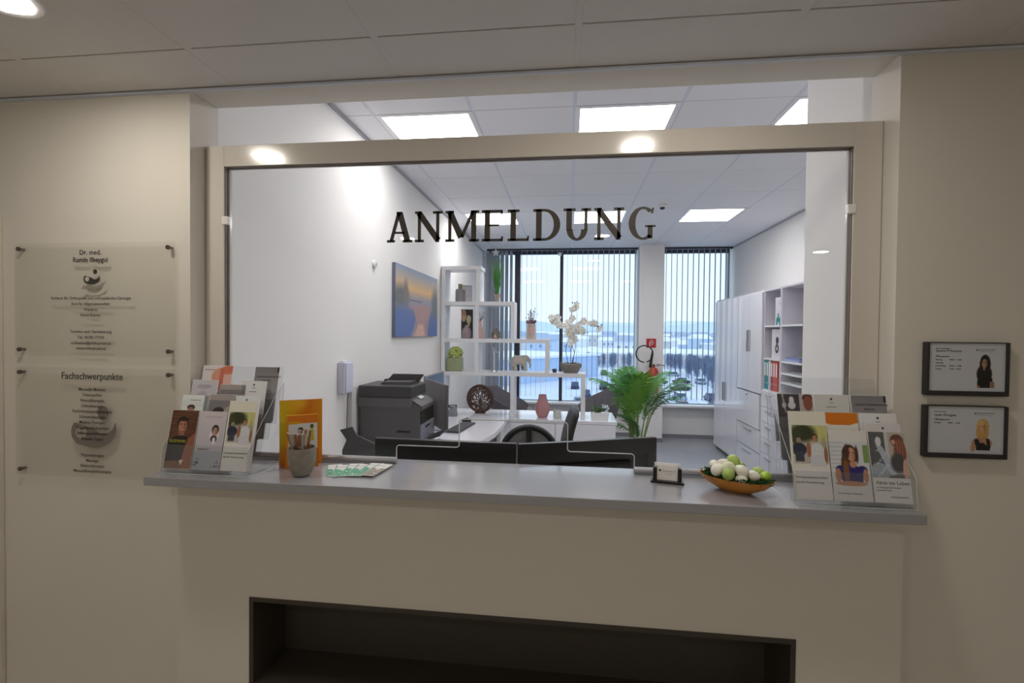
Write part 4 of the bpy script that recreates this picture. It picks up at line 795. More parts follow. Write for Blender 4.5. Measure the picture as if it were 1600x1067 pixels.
link('bottle', lathe(B(), [(0.05, 0), (0.055, 0.006), (0.055, 0.135), (0.045, 0.148), (0.02, 0.152), (0.018, 0.16)]), M('vase_grey', (0.55, 0.54, 0.56), 0.5), v, smooth=True)
link('neck', lathe(B(), [(0.022, 0.152), (0.024, 0.18), (0.021, 0.19), (0.027, 0.205)]), M('old_gold', (0.55, 0.52, 0.38), 0.35, metal=0.6), v, smooth=True)
v = at('picture_frame', 'small upright picture frame behind the grey bottle vase', 'picture frame', -1.20, 3, 5.50); v.rotation_euler = (0, 0, math.radians(25))
link('frame', box(-0.06, 0.09, 0, 0.014, 0, 0.20, 0.002), grey_l, v); link('picture', box(-0.052, 0.082, -0.001, 0.001, 0.008, 0.192), M('pale_photo', (0.84, 0.82, 0.84), 0.4), v)
g = T('potted_grass', 'tall green ornamental grass in a small beige pot on the second shelf step', 'plant', (-0.805, YS, SZ[3]))
link('pot', lathe(B(), [(0.026, 0), (0.034, 0.09), (0.030, 0.09), (0.024, 0.02)]), M('beige_pot', (0.62, 0.57, 0.52), 0.7), g, smooth=True)
rs = random.Random(3)
def blade(bm, p, d, l, w, droop, n=6):
    side = Vector((-d[1], d[0], 0)).normalized() * w; L_ = []; x = Vector(p); dv = Vector(d).normalized()
    for i in range(n + 1):
        t_ = i / n; ww = side * (1 - t_ ** 2) + side * 0.04; L_.append((bm.verts.new(x - ww), bm.verts.new(x + ww))); x = x + dv * (l / n); dv = (dv + Vector((d[0], d[1], -droop)) * 0.09 * droop * 4).normalized()
    for a, b in zip(L_[:-1], L_[1:]): bm.faces.new((a[0], a[1], b[1], b[0]))
for c_ in range(46):
    a = rs.uniform(0, 2 * PI); s = rs.uniform(0.05, 0.22); bm = B(); blade(bm, (0.012 * math.cos(a), 0.012 * math.sin(a), 0.08), (s * math.cos(a), s * math.sin(a), 1), rs.uniform(0.28, 0.46), 0.0058, 0.1)
    link('blade', bm, leaf_m if c_ % 3 else leaf_l, g)
for c_ in range(5):
    bm = B(); blade(bm, (-0.01, -0.005, 0.08), (-0.55 - 0.09 * c_, 0.05, 1), 0.30 + 0.05 * c_, 0.007, 0.35, 8); link('arching_blade', bm, M('grey_green_leaf', (0.40, 0.48, 0.48), 0.6), g)
def star(x, y, z, r, label):
    s = T('star_ornament', label, 'ornament', (x, y, z)); bm = B(); ce = [bm.verts.new((0, -0.012, 0)), bm.verts.new((0, 0.012, 0))]; pt = []
    for k in range(10): rr = r if k % 2 == 0 else r * 0.45; a = PI / 2 + PI * k / 5; pt.append(bm.verts.new((rr * math.cos(a), 0, rr * math.sin(a))))
    for k in range(10): bm.faces.new((ce[0], pt[k], pt[(k + 1) % 10])); bm.faces.new((ce[1], pt[(k + 1) % 10], pt[k]))
    link('star', bm, M('star_white', (0.92, 0.93, 0.92), 0.4), s); bm = B(); tube(bm, [(0, 0, r * 0.8), (0, 0, max(HO - z - 0.002, r * 0.9))], 0.0008, 4); link('thread', bm, white_s, s)
star(-1.165, 7.66, C + 1.28, 0.072, 'white star hanging at the window above the potted grass')
star(-0.145, 7.66, C + 1.25, 0.045, 'small white star hanging at the middle of the wide window')
v = at('cat_picture', 'dark picture with pale shapes leaning on the second shelf level', 'picture', -1.235, 2, 5.50)
im = Img(34, 60, 0.135, 0.33, (0.16, 0.13, 0.16)); im.ell(0.2, 0.8, 0.25, 0.22, (0.80, 0.62, 0.54)); im.ell(0.65, 0.66, 0.2, 0.15, (0.80, 0.80, 0.66)); im.ell(0.65, 0.5, 0.08, 0.1, (0.85, .8, .6)); im.ell(0.5, 0.05, 0.5, 0.12, (0.3, .26, .28))
link('board', box(0, 0.137, 0, 0.012, 0, 0.335), M('dark_board', (0.14, 0.12, 0.14), 0.5), v); paint(im, v, (0.001, -0.001, 0.001), name='picture_print')
v = at('patterned_jar', 'ornate mauve glass jar in front of the dark picture', 'jar', -1.145, 2, 5.38)
link('jar', lathe(B(), [(0.05, 0), (0.058, 0.01), (0.058, 0.07), (0.045, 0.11), (0.022, 0.13), (0.012, 0.155)], seg=12), M('mauve_glass', (0.62, 0.54, 0.56), 0.25, noise=0.4, nscale=70), v)
v = at('pink_bud_vase', 'slim pink vase with dry twigs on the second shelf level', 'vase', -0.985, 2, 5.35)
link('vase', lathe(B(), [(0.03, 0), (0.036, 0.02), (0.034, 0.09), (0.017, 0.16), (0.014, 0.195), (0.018, 0.2)]), M('dusty_pink', (0.84, 0.68, 0.66), 0.5), v, smooth=True)
bm = B()
for k in range(12): a = k * 2.4; tube(bm, [(0, 0, 0.19), (0.02 * math.cos(a), 0.02 * math.sin(a), 0.22), (0.055 * math.cos(a), 0.055 * math.sin(a), 0.25 + 0.05 * (k % 3) / 2)], 0.0022, 4)
link('twigs', bm, M('twig', (0.45, 0.40, 0.38), 0.8), v)
v = at('egg_tealight_house', 'grey egg-shaped tealight holder with small opening', 'candle holder', -0.815, 2)
bm = lathe(B(), [(0.035, 0), (0.05, 0.03), (0.05, 0.06), (0.036, 0.095), (0.016, 0.12), (0.003, 0.128)]); link('shell', bm, M('warm_grey', (0.50, 0.47, 0.47), 0.7), v, smooth=True)
link('opening', prism(B(), [(-0.02, 0.012), (0.02, 0.012), (0.0, 0.055)], -0.052, -0.040), M('tealight_glow', (0.85, 0.72, 0.60), 0.6), v)
v = at('marbled_flower_pot', 'marbled pink and grey pot with dried blossoms on the third shelf step', 'vase', -0.415, 2)
link('pot', lathe(B(), [(0.045, 0), (0.052, 0.005), (0.05, 0.17), (0.045, 0.175), (0.042, 0.17)]), M('marbled', (0.74, 0.68, 0.64), 0.5, noise=0.3, nscale=18), v, smooth=True)
b = B(); disc(b, 0.012, 0.10, 0.018, 0.045, -0.0535); link('pink_swirl', b, M('swirl_pink', (0.86, 0.68, 0.68), 0.5), v)
bm = B(); b2 = B(); rs = random.Random(9)
for k in range(30):
    a = rs.uniform(0, 6.28); q = rs.uniform(0.0, 1); top = (0.09 * q * math.cos(a), 0.05 * q * math.sin(a), rs.uniform(0.22, 0.36) if q < 0.6 else rs.uniform(0.2, 0.3)); tube(bm, [(0.02 * math.cos(a), 0.02 * math.sin(a), 0.16), top], 0.0012, 4); sph(b2, top, rs.uniform(0.004, 0.008), u=6, v=4)
for k in range(40): a = rs.uniform(0, 6.28); q = rs.random() ** .5; sph(b2, (0.05 * q * math.cos(a), 0.05 * q * math.sin(a), 0.18 + 0.03 * rs.random()), 0.012, u=6, v=4)
link('stalks', bm, MC['twig'], v); link('blossoms', b2, M('dried_mauve', (0.50, 0.42, 0.46), 0.8), v, kind='stuff')
v = at('hydrangea_vase', 'square green glass vase with lime hydrangea head', 'vase', -1.275, 1, 5.38)
link('glass_block', box(-0.09, 0.09, -0.05, 0.05, 0, 0.155, 0.014, seg=3), M('green_glass', (0.60, 0.64, 0.48), 0.15, spec=0.7, noise=0.2, nscale=8), v, smooth=True)
bm = B(); tube(bm, [(0, 0, 0.10), (0.005, 0, 0.20)], 0.006, 6); link('stalk', bm, M('dark_stalk', (0.20, 0.22, 0.12), 0.6), v)
bm = B(); rs = random.Random(4)
for k in range(300):
    a, c_ = rs.uniform(0, 6.28), rs.uniform(-0.85, 1); q = math.sqrt(1 - c_ * c_); n = Vector((q * math.cos(a), q * math.sin(a), c_)); p = Vector((0.005, 0, 0.205)) + Vector((n.x * 0.078, n.y * 0.07, n.z * 0.066)) * rs.uniform(.85, 1.1); u = n.orthogonal().normalized(); w2 = n.cross(u); s = 0.017
    vs = [bm.verts.new(p + u * s), bm.verts.new(p + w2 * s), bm.verts.new(p - u * s), bm.verts.new(p - w2 * s)]; ce = bm.verts.new(p + n * 0.004)
    for j in range(4): bm.faces.new((vs[j], vs[(j + 1) % 4], ce))
link('flower_head', bm, M('lime_petal', (0.74, 0.80, 0.42), 0.6, noise=0.15, nscale=50), v)
for s in (-1, 1):
    bm = B(); blade(bm, (0.02 * s, 0, 0.16), (s * 1.2, -0.1, 0.3), 0.10, 0.018, 0.2, 4); link('leaf', bm, leaf_m, v)
v = at('glass_star_stand', 'thin silvery candle stand topped by a clear star flower', 'candle holder', -0.832, 1)
link('foot', lathe(B(), [(0.045, 0), (0.04, 0.012), (0.008, 0.02)]), chrome, v, smooth=True); link('stem', cyl(B(), (0, 0, 0.015), 0.007, 0.22, seg=10), white_s, v); bm = B()
for k in range(8): a = k * PI / 4; blade(bm, (0, 0, 0.235), (math.cos(a), 0.4 * math.sin(a), 0.35 + math.sin(a)), 0.075, 0.013, 0.05, 3)
link('star_petals', bm, M('clear_petal', (0.80, 0.85, 0.90), 0.2), v)
# elephant
el = at('elephant_figurine', 'pale stone elephant figurine walking right on the lowest shelf board', 'figurine', -0.545, 1)
me = bpy.data.meshes.new('body'); J = [(0, 0, 0.135), (-0.06, 0, 0.135), (-0.085, 0, 0.12), (0.05, 0, 0.14), (0.085, 0, 0.155), (0.105, 0, 0.14), (0.122, 0, 0.105), (0.125, 0, 0.07), (0.118, 0, 0.045)]
Rd = [.052, .050, .035, .045, .037, .027, .017, .012, .009]; E_ = [(0, 1), (1, 2), (0, 3), (3, 4), (4, 5), (5, 6), (6, 7), (7, 8)]
for (x, y, par_) in ((-0.065, 0.025, 1), (-0.045, -0.025, 1), (0.045, 0.025, 3), (0.065, -0.025, 3)):
    k = len(J); J += [(x, y, 0.08), (x + (0.008 if y < 0 else -0.006), y, 0.04), (x + (0.014 if y < 0 else -0.008), y, 0.008)]; Rd += [.025, .020, .020]; E_ += [(par_, k), (k, k + 1), (k + 1, k + 2)]
k = len(J); J += [(-0.118, 0, 0.09), (-0.12, 0, 0.06)]; Rd += [.005, .004]; E_ += [(2, k), (k, k + 1)]
me.from_pydata(J, E_, []); eo = link('body', me, M('pale_stone', (0.76, 0.74, 0.70), 0.6, noise=0.12, nscale=60, bump=.3), el)
sk = eo.modifiers.new('s', 'SKIN')
for i, r_ in enumerate(Rd): me.skin_vertices[0].data[i].radius = (r_, r_)
me.skin_vertices[0].data[0].use_root = True
ss = eo.modifiers.new('u', 'SUBSURF'); ss.levels = 2; ss.render_levels = 2
for s in (-1, 1):
    bm = B(); prism(bm, [(0.045, 0.175), (0.085, 0.18), (0.088, 0.15), (0.07, 0.10), (0.045, 0.11), (0.035, 0.14)], s * 0.040, s * 0.047); link('ear', bm, MC['pale_stone'], el)
    bm = B(); tube(bm, [(0.108, s * 0.014, 0.118), (0.128, s * 0.018, 0.108), (0.142, s * 0.016, 0.116)], [0.004, 0.003, 0.001], 6); link('tusk', bm, paper, el)
v = at('dark_mini_pot', 'tiny dark round pot left of the orchid', 'pot', -0.148, 1); link('pot', lathe(B(), [(0.018, 0), (0.026, 0.015), (0.026, 0.03), (0.018, 0.042)]), grey_d, v, smooth=True)
# orchid
orx = T('potted_orchid', 'white orchid in a wide stone bowl on the lowest shelf step', 'plant', (0.032, YS, SZ[1]))
link('bowl', lathe(B(), [(0.075, 0), (0.085, 0.01), (0.118, 0.07), (0.12, 0.10), (0.11, 0.105), (0.10, 0.09)], seg=32), M('stone_bowl', (0.52, 0.50, 0.48), 0.8, noise=0.15, nscale=40), orx, smooth=True)
link('soil', cyl(B(), (0, 0, 0.075), 0.10, 0.015, seg=24), grey_d, orx)
ol = M('orchid_leaf', (0.17, 0.24, 0.22), 0.35)
for a, l in ((PI - 0.1, 0.18), (PI + 0.4, 0.13), (0.15, 0.19), (-0.4, 0.12), (2.3, 0.12), (1.0, 0.13)):
    bm = B(); blade(bm, (0.02 * math.cos(a), 0.02 * math.sin(a), 0.10), (math.cos(a), math.sin(a), 0.45), l, 0.022, 0.55, 6); link('leaf', bm, ol, orx)
fm = bpy.data.meshes.new('flower'); bm = B()
for k in range(5):
    a = PI / 2 + 2 * PI * k / 5; r_ = 0.034; wd = 0.021 if k in (1, 4) else 0.016; d2 = Vector((math.cos(a), 0, math.sin(a))); s2 = Vector((-math.sin(a), 0, math.cos(a)))
    q = [bm.verts.new(Vector(p)) for p in (d2 * 0.003, d2 * r_ * 0.5 + s2 * wd + Vector((0, -0.005, 0)), d2 * r_ + Vector((0, 0.004, 0)), d2 * r_ * 0.5 - s2 * wd + Vector((0, -0.005, 0)))]; bm.faces.new(q)
bm.to_mesh(fm); bm.free(); petal = M('orchid_petal', (0.975, 0.975, 0.965), 0.5); fm.materials.append(petal)
lm = bpy.data.meshes.new('lip'); bm = B(); sph(bm, (0, -0.008, -0.002), 0.0045, (1, 1.2, 1), 8, 6); bm.to_mesh(lm); bm.free(); lm.materials.append(M('lip_yellow', (0.80, 0.80, 0.35), 0.5))
rs = random.Random(21)
stems = [[(-0.03, 0, 0.1), (-0.06, 0, 0.25), (-0.02, 0, 0.42), (-0.06, -.01, 0.52), (-0.17, -.02, 0.60), (-0.22, -.02, 0.585)], [(0.02, 0, 0.1), (0.05, 0, 0.30), (0.04, 0, 0.45), (0.10, -.01, 0.55), (0.22, -.02, 0.56), (0.31, -.02, 0.50)],
         [(0.0, 0.01, 0.1), (-0.005, 0, 0.25), (0.03, 0, 0.38), (-0.01, 0, 0.52), (0.0, -.01, 0.66), (0.03, -.02, 0.76)], [(0.01, 0.01, 0.1), (0.04, 0, 0.22), (0.0, 0, 0.34), (0.05, 0, 0.46), (0.09, -.02, 0.50), (0.14, -.02, 0.44)]]
for st in stems:
    bm = B(); tube(bm, st, 0.0035, 6); link('stem', bm, M('orchid_stem', (0.16, 0.13, 0.14), 0.5), orx, smooth=True)
    for k in range(9):
        t_ = 2.0 + k * 0.36 if k < 8 else 4.9; i = min(int(t_), 4); f_ = t_ - i; a, b = Vector(st[i]), Vector(st[i + 1]); p = a.lerp(b, f_) + Vector((rs.uniform(-.03, .03), rs.uniform(-.045, -.01), rs.uniform(-.03, .03)))
        s = rs.uniform(1.15, 1.6); o1 = link('flower', fm, None, orx, p, (rs.uniform(-.5, .5), rs.uniform(-.6, .6), rs.uniform(-.7, .7))); o1.scale = (s, s, s); link('lip', lm, None, o1)
    for k in range(3):
        p = Vector(st[-1]) + Vector((rs.uniform(-.02, .04), 0, rs.uniform(-0.02, .04))); link('bud', sph(B(), (0, 0, 0), 0.008, (1, 1, 1.3), 8, 6), M('bud_dark', (0.36, 0.38, 0.30), 0.5), orx, p, smooth=True)
# sideboard ornaments
w_ = T('tree_of_life_disc', 'round carved dark wood tree ornament on a foot on the sideboard', 'ornament', (-0.955, 5.235, SBZ), rz=math.radians(-6))
rr = 0.155; cz = 0.205
bm = B(); tube(bm, [((rr - 0.014) * math.cos(a), 0, cz + (rr - 0.014) * math.sin(a)) for a in [2 * PI * k / 48 for k in range(48)]], 0.016, 8, closed=True); link('ring', bm, wood_m, w_, smooth='all')
bm = B(); bx(bm, -0.10, 0.10, -0.03, 0.03, 0, 0.022, 0.003); bx(bm, -0.06, 0.06, -0.018, 0.018, 0.02, 0.055, 0.004); link('foot', bm, wood_m, w_)
bm = B(); tube(bm, [(0, 0, 0.045), (0.004, 0, 0.12), (-0.002, 0, 0.19)], [0.026, 0.015, 0.013], 8); rs = random.Random(8)
def branch(p, a, l, r_, d_):
    q = (p[0] + l * math.cos(a), 0, p[2] + l * math.sin(a))
    if math.hypot(q[0], q[2] - cz) > rr - 0.016 or d_ == 0: 
        return
    tube(bm, [p, q], [r_, r_ * 0.8], 5)
    for s in (-0.55, 0.5): branch(q, a + s + rs.uniform(-0.15, 0.15), l * 0.84, r_ * 0.82, d_ - 1)
for a in (0.05, 0.55, 1.1, 1.57, 2.05, 2.6, 3.1, -0.45, 3.6): branch((0, 0, 0.165 + 0.012 * math.sin(a)), a, 0.045, 0.0075, 5)
for k in range(95):
    a, q = rs.uniform(0, 6.28), rs.uniform(0.35, 1) ** 0.6 * (rr - 0.022); tube(bm, [((q) * math.cos(a) + 0.011 * math.cos(b_), 0, cz + q * math.sin(a) + 0.011 * math.sin(b_)) for b_ in [j * PI / 3 for j in range(6)]], 0.0028, 4, closed=True)
link('carved_tree', bm, wood_m, w_, kind='stuff')
v = T('rose_vase', 'dusty rose egg-shaped ceramic vase on the sideboard', 'vase', (-0.275, 5.36, SBZ)); link('vase', lathe(B(), [(0.045, 0), (0.055, 0.006), (0.083, 0.075), (0.08, 0.12), (0.052, 0.19), (0.042, 0.235), (0.045, 0.25), (0.038, 0.25), (0.035, 0.23)], seg=32), M('rose_ceramic', (0.74, 0.53, 0.54), 0.55), v, smooth=True)
v = T('tealight_glass', 'small cloudy tealight glass right of the rose vase', 'candle holder', (-0.115, 5.32, SBZ)); link('glass', lathe(B(), [(0.033, 0), (0.04, 0.01), (0.038, 0.09), (0.034, 0.09), (0.034, 0.02)]), M('cloudy_glass', (0.80, 0.82, 0.78), 0.2), v, smooth=True)
v = T('potted_succulent', 'green plant in a white tapered box pot at the sideboard end', 'plant', (0.345, 5.27, SBZ))
link('pot', prism(B(), [(-0.085, 0), (0.085, 0), (0.098, 0.085), (-0.098, 0.085)], -0.05, 0.05), white_s, v); rs = random.Random(6)
for k in range(34):
    a = rs.uniform(0, 6.28); bm = B(); blade(bm, (-0.03 + rs.uniform(-.05, .05), rs.uniform(-.02, .02), 0.08), (0.6 * math.cos(a), 0.6 * math.sin(a), 0.8), rs.uniform(0.05, 0.12), 0.010, 0.3, 4); link('leaf', bm, M('mid_green', (0.36, 0.46, 0.22), 0.5) if k % 2 else leaf_m, v)
bm = B()
for k in range(14): sph(bm, (0.06 + rs.uniform(-.035, .04), rs.uniform(-.03, .03), 0.09 + rs.uniform(0, .08)), 0.011, u=6, v=5)
link('pale_blossom', bm, M('pale_blossom', (0.80, 0.84, 0.86), 0.5), v)
bm = B()
for dx in (-0.05, 0.02): tube(bm, [(dx, 0, 0.09), (dx, 0, 0.25)], 0.0025, 5)
link('support_stick', bm, M('dark_stick', (0.18, 0.2, 0.2), 0.6), v)

# armchairs behind the shelf
def shell_chair(x, y, rz, label):
    t = T('shell_armchair', label, 'chair', (x, y, 0), rz=rz)     # open side faces local -y
    bm = B(); n = 28; I, O_ = [], []
    for k in range(n + 1):
        a = -PI * 0.68 + PI * 1.36 * k / n; q = abs(a) / (PI * 0.68); top = 0.90 - 0.26 * (max(0, q - 0.22) / 0.78) ** 0.8; cI = []
        for j in range(6):
            f_ = j / 5; r_ = 0.21 + 0.09 * f_ + 0.03 * (1 - q) * f_; cI.append(Vector((r_ * math.sin(a) * 1.0, r_ * math.cos(a) * 0.95, 0.40 + (top - 0.40) * f_)))
        I.append([bm.verts.new(p) for p in cI]); O_.append([bm.verts.new(p + Vector((math.sin(a), math.cos(a), 0)) * 0.022) for p in cI])
    for k in range(n):
        for j in range(5): bm.faces.new((I[k][j], I[k + 1][j], I[k + 1][j + 1], I[k][j + 1])); bm.faces.new((O_[k][j], O_[k][j + 1], O_[k + 1][j + 1], O_[k + 1][j]))
        bm.faces.new((I[k][5], I[k + 1][5], O_[k + 1][5], O_[k][5])); bm.faces.new((I[k][0], O_[k][0], O_[k + 1][0], I[k + 1][0]))
    for k in (0, n):
        for j in range(5): bm.faces.new((I[k][j], I[k][j + 1], O_[k][j + 1], O_[k][j]))
    link('back_shell', bm, felt_m, t, smooth=True); link('seat', lathe(B(), [(0.20, 0.38), (0.24, 0.40), (0.25, 0.44), (0.22, 0.46)], seg=28), felt_m, t, smooth=True)
    for sx in (-1, 1):
        for sy in (-1, 1):
            bm = B(); tube(bm, [(0.13 * sx, 0.13 * sy, 0.39), (0.22 * sx, 0.22 * sy, 0.0)], [0.014, 0.010], 8); link('leg', bm, black_p, t, smooth=True)
shell_chair(-0.78, 6.65, math.radians(75), 'grey felt shell armchair behind the shelf, left of the rose vase')
shell_chair(0.42, 6.75, math.radians(-62), 'grey felt shell armchair behind the sideboard plant')

# palm
pl = T('potted_palm', 'tall green palm in a pot in front of the pillar between the windows', 'plant', (0.77, 5.55, 0))
link('pot', lathe(B(), [(0.13, 0), (0.15, 0.02), (0.18, 0.30), (0.165, 0.30), (0.15, 0.26)], seg=32), white_s, pl, smooth=True); link('soil', cyl(B(), (0, 0, 0.24), 0.15, 0.02, seg=24), grey_d, pl)
rs = random.Random(14)
def frond(az, lean, h, l, mt, lw=0.0135):
    d = Vector((math.cos(az), math.sin(az), 0)); p = Vector((0.05 * math.cos(az * 1.7), 0.05 * math.sin(az * 1.7), 0.24)); pts = [p.copy()]; up = Vector((0, 0, 1)); ang = lean * 0.14; n = 16; stem = h
    for i in range(n):
        ang += (lean * 0.022 if i < 7 else lean * 0.125); p = p + (up * math.cos(ang) + d * math.sin(ang)) * ((stem / 7) if i < 7 else (l / 9)); pts.append(p.copy())
    bm = B(); tube(bm, pts, [0.009 - 0.007 * i / n for i in range(n + 1)], 5)
    st = link('frond_stem', bm, stem_m, pl, smooth=True); bm = B(); side = Vector((-d.y, d.x, 0))
    for i in range(34):
        t_ = 6.4 + 9.5 * i / 33; k = min(int(t_), n - 1); q = pts[k].lerp(pts[k + 1], t_ - k); tg = (pts[k + 1] - pts[k]).normalized(); ll = 0.20 * math.sin(PI * (0.12 + 0.80 * i / 33)) + 0.035
        for s in (-1, 1):
            dv = (tg * 0.75 + side * s * 0.9 + Vector((0, 0, rs.uniform(-0.1, 0.15)))).normalized(); nrm = dv.cross(tg).normalized(); wv = dv.cross(nrm).normalized() * lw * 0.5
            a = q; b_ = q + dv * ll * 0.45; c_ = q + dv * ll + Vector((0, 0, -0.25 * ll)); v_ = [bm.verts.new(a - wv * .4), bm.verts.new(a + wv * .4), bm.verts.new(b_ + wv), bm.verts.new(b_ - wv), bm.verts.new(c_)]
            bm.faces.new((v_[0], v_[1], v_[2], v_[3])); bm.faces.new((v_[3], v_[2], v_[4]))
    link('leaflets', bm, mt, st)
for az, le, h_, l_, mt in ((3.05, 1.0, 0.62, 0.52, leaf_m), (2.75, 0.75, 0.68, 0.42, leaf_m), (0.05, 1.0, 0.55, 0.55, leaf_m), (-0.35, 0.85, 0.60, 0.50, leaf_m), (0.4, 0.7, 0.66, 0.42, leaf_m), (1.7, 0.35, 0.70, 0.34, leaf_m), (-1.4, 0.5, 0.52, 0.46, leaf_l), (-1.1, 0.32, 0.64, 0.36, leaf_l), (4.2, 0.45, 0.60, 0.40, leaf_m), (2.2, 0.5, 0.62, 0.42, leaf_m), (-2.0, 0.75, 0.45, 0.40, leaf_l), (3.3, 1.1, 0.25, 0.34, leaf_m), (3.7, 0.8, 0.28, 0.34, leaf_m), (-0.2, 0.95, 0.5, 0.40, leaf_m), (2.9, 0.85, 0.60, 0.40, leaf_m), (1.9, 0.8, 0.55, 0.4, leaf_m), (-0.7, 0.7, 0.5, 0.4, leaf_m), (0.9, 0.6, 0.55, 0.42, leaf_m), (1.3, .25, .62, .34, leaf_l)):
    frond(az, le, h_, l_, mt)

# extinguisher + sign at the pillar
ex = T('fire_extinguisher', 'fire extinguisher at the pillar with a looped black hose above the palm', 'fire extinguisher', (1.285, 7.49, C - 0.88))
link('cylinder', lathe(B(), [(0.07, 0), (0.075, 0.02), (0.075, 0.32), (0.05, 0.37), (0.02, 0.385)], seg=24), M('extinguisher_red', (0.70, 0.28, 0.16), 0.35), ex, smooth=True)
bm = B(); cyl(bm, (0, 0, 0.38), 0.018, 0.05, seg=12); bx(bm, -0.02, 0.10, -0.01, 0.01, 0.425, 0.437, mat=Matrix.Rotation(0.15, 4, 'Y')); bx(bm, -0.02, 0.09, -0.01, 0.01, 0.40, 0.41); link('valve', bm, M('dark_red_valve', (0.35, 0.16, 0.16), 0.4), ex)
bm = B(); tube(bm, [(-0.14 + 0.125 * math.cos(a) - 0.0, -0.02, 0.585 + 0.125 * math.sin(a)) for a in [-1.3 + 6.0 * k / 30 for k in range(31)]], 0.0095, 8); link('hose', bm, black_p, ex, smooth='all')
bm = B(); tube(bm, [(-0.02, -0.02, 0.63), (-0.035, -0.02, 0.52), (-0.05, -0.01, 0.38)], [0.013, 0.020, 0.022], 10); link('horn', bm, black_p, ex, smooth=True)
fsn = T('fire_sign', 'square red fire equipment sign with white symbol on the pillar', 'sign', (1.19, 7.598, C - 0.205))
link('board', box(0, 0.145, -0.003, 0.0, 0, 0.14), M('sign_red', (0.72, 0.10, 0.15), 0.4), fsn); bm = B()
tube(bm, [(0.05, -0.0035, 0.035), (0.045, -0.0035, 0.075), (0.052, -0.0035, 0.095), (0.06, -0.0035, 0.085), (0.058, -0.0035, 0.025), (0.048, -0.0035, 0.02), (0.046, -0.0035, 0.04)], 0.0042, 6)
tube(bm, [(0.058, -0.0035, 0.105), (0.075, -0.0035, 0.118), (0.098, -0.0035, 0.105), (0.104, -0.0035, 0.07), (0.09, -0.0035, 0.045), (0.074, -0.0035, 0.05)], 0.0042, 6); tube(bm, [(0.07, -0.0035, 0.1), (0.082, -0.0035, 0.08), (0.07, -0.0035, 0.06)], 0.004, 6); link('symbol', bm, paper, fsn)

# ================================================================== cabinets along the right wall
XF = 2.13; CH = C + 0.50
def cab_base(name, label, y0, y1):
    t = T(name, label, 'cabinet', (XF, y0, 0)); L = y1 - y0; D = XO - XF - 0.004; p = 0.018
    bm = B(); bx(bm, 0.02, D, 0, p, 0.06, CH); bx(bm, 0.02, D, L - p, L, 0.06, CH); bx(bm, 0.02, D, p, L - p, CH - p, CH); bx(bm, 0.02, D, p, L - p, 0.06, 0.06 + p); bx(bm, D - 0.01, D, p, L - p, 0.06 + p, CH - p)
    link('carcass', bm, carcass, t); link('plinth', box(0.04, D, 0.0, L, 0, 0.06), M('plinth_grey', (0.45, 0.45, 0.47), 0.5), t); return t, L, D
def hnd(t, par_, y, z0, z1): link('handle', box(-0.022, -0.002, y - 0.012, y + 0.012, z0, z1, 0.003), chrome, par_)
def door(t, y0, y1, z0, z1, hy=None, hz=None):
    d = link('door', box(0, 0.019, y0 + 0.002, y1 - 0.002, z0 + 0.002, z1 - 0.002, 0.0015), white_g, t)
    if hy is not None: hnd(t, d, hy, hz[0], hz[1])
    return d
def drawer(t, y0, y1, z0, z1, hw=0.10):
    d = link('drawer', box(0, 0.019, y0 + 0.002, y1 - 0.002, z0 + 0.002, z1 - 0.002, 0.0015), white_g, t); ym = (y0 + y1) / 2
    link('handle', box(-0.018, -0.001, ym - hw, ym + hw, z1 - 0.05, z1 - 0.038, 0.002), chrome, d); return d
tA, L, D = cab_base('tall_cupboard', 'tall glossy white two-door cupboard at the far end by the window', 6.40, 7.35)
door(tA, 0, L * 0.52, 0.06, CH - 0.02, L * 0.52 - 0.03, (C - 0.89, C - 0.64)); door(tA, L * 0.52, L, 0.06, CH - 0.02, L * 0.52 + 0.03, (C - 0.89, C - 0.64))
tB, L, D = cab_base('secretary_cupboard', 'tall glossy white cupboard with flap and drawers below', 5.645, 6.385)
door(tB, 0, L * 0.5, C - 0.655, CH - 0.02, L * 0.5 - 0.028, (C - 0.19, C + 0.065)); door(tB, L * 0.5, L, C - 0.655, CH - 0.02, L * 0.5 + 0.028, (C - 0.19, C + 0.065))
fd = link('flap_door', box(-0.012, 0.012, 0.012, L - 0.012, C - 1.055, C - 0.668, 0.002), white_g, tB); link('lock_knob', sph(B(), (-0.018, L * 0.5, C - 0.69), 0.018), chrome, fd, smooth=True)
bm = B(); bx(bm, -0.006, 0.006, 0, L, C - 0.668, C - 0.658); bx(bm, -0.006, 0.006, L - 0.010, L, C - 1.06, C - 0.66); link('shadow_gap', bm, grey_l, tB)
for z0, z1 in ((C - 1.325, C - 1.065), (C - 1.585, C - 1.33)): drawer(tB, 0, L, z0, z1, 0.12)
tC, L, D = cab_base('shelf_cabinet', 'narrow white cabinet with open shelves and five drawers', 5.21, 5.63)
for z in (C + 0.108, C - 0.245, C - 0.585): link('shelf_board', box(0.012, D - 0.01, 0.018, L - 0.018, z - 0.018, z), white_s, tC)
zz = [C - 0.60, C - 0.775, C - 0.945, C - 1.115, C - 1.28, C - 1.585]
for a, b in zip(zz[:-1], zz[1:]): drawer(tC, 0, L, b, a, 0.07)
LC = L
tD, L, D = cab_base('open_shelf_cabinet', 'white open shelf cabinet nearest the column', 4.72, 5.20)
for z in (C + 0.11, C - 0.256, C - 0.373, C - 0.467, C - 0.60): link('shelf_board', box(0.012, D - 0.01, 0.018, L - 0.018, z - 0.018, z), white_s, tD)
for z0, z1 in ((C - 1.10, C - 0.62), (C - 1.585, C - 1.105)): drawer(tD, 0, L, z0, z1)
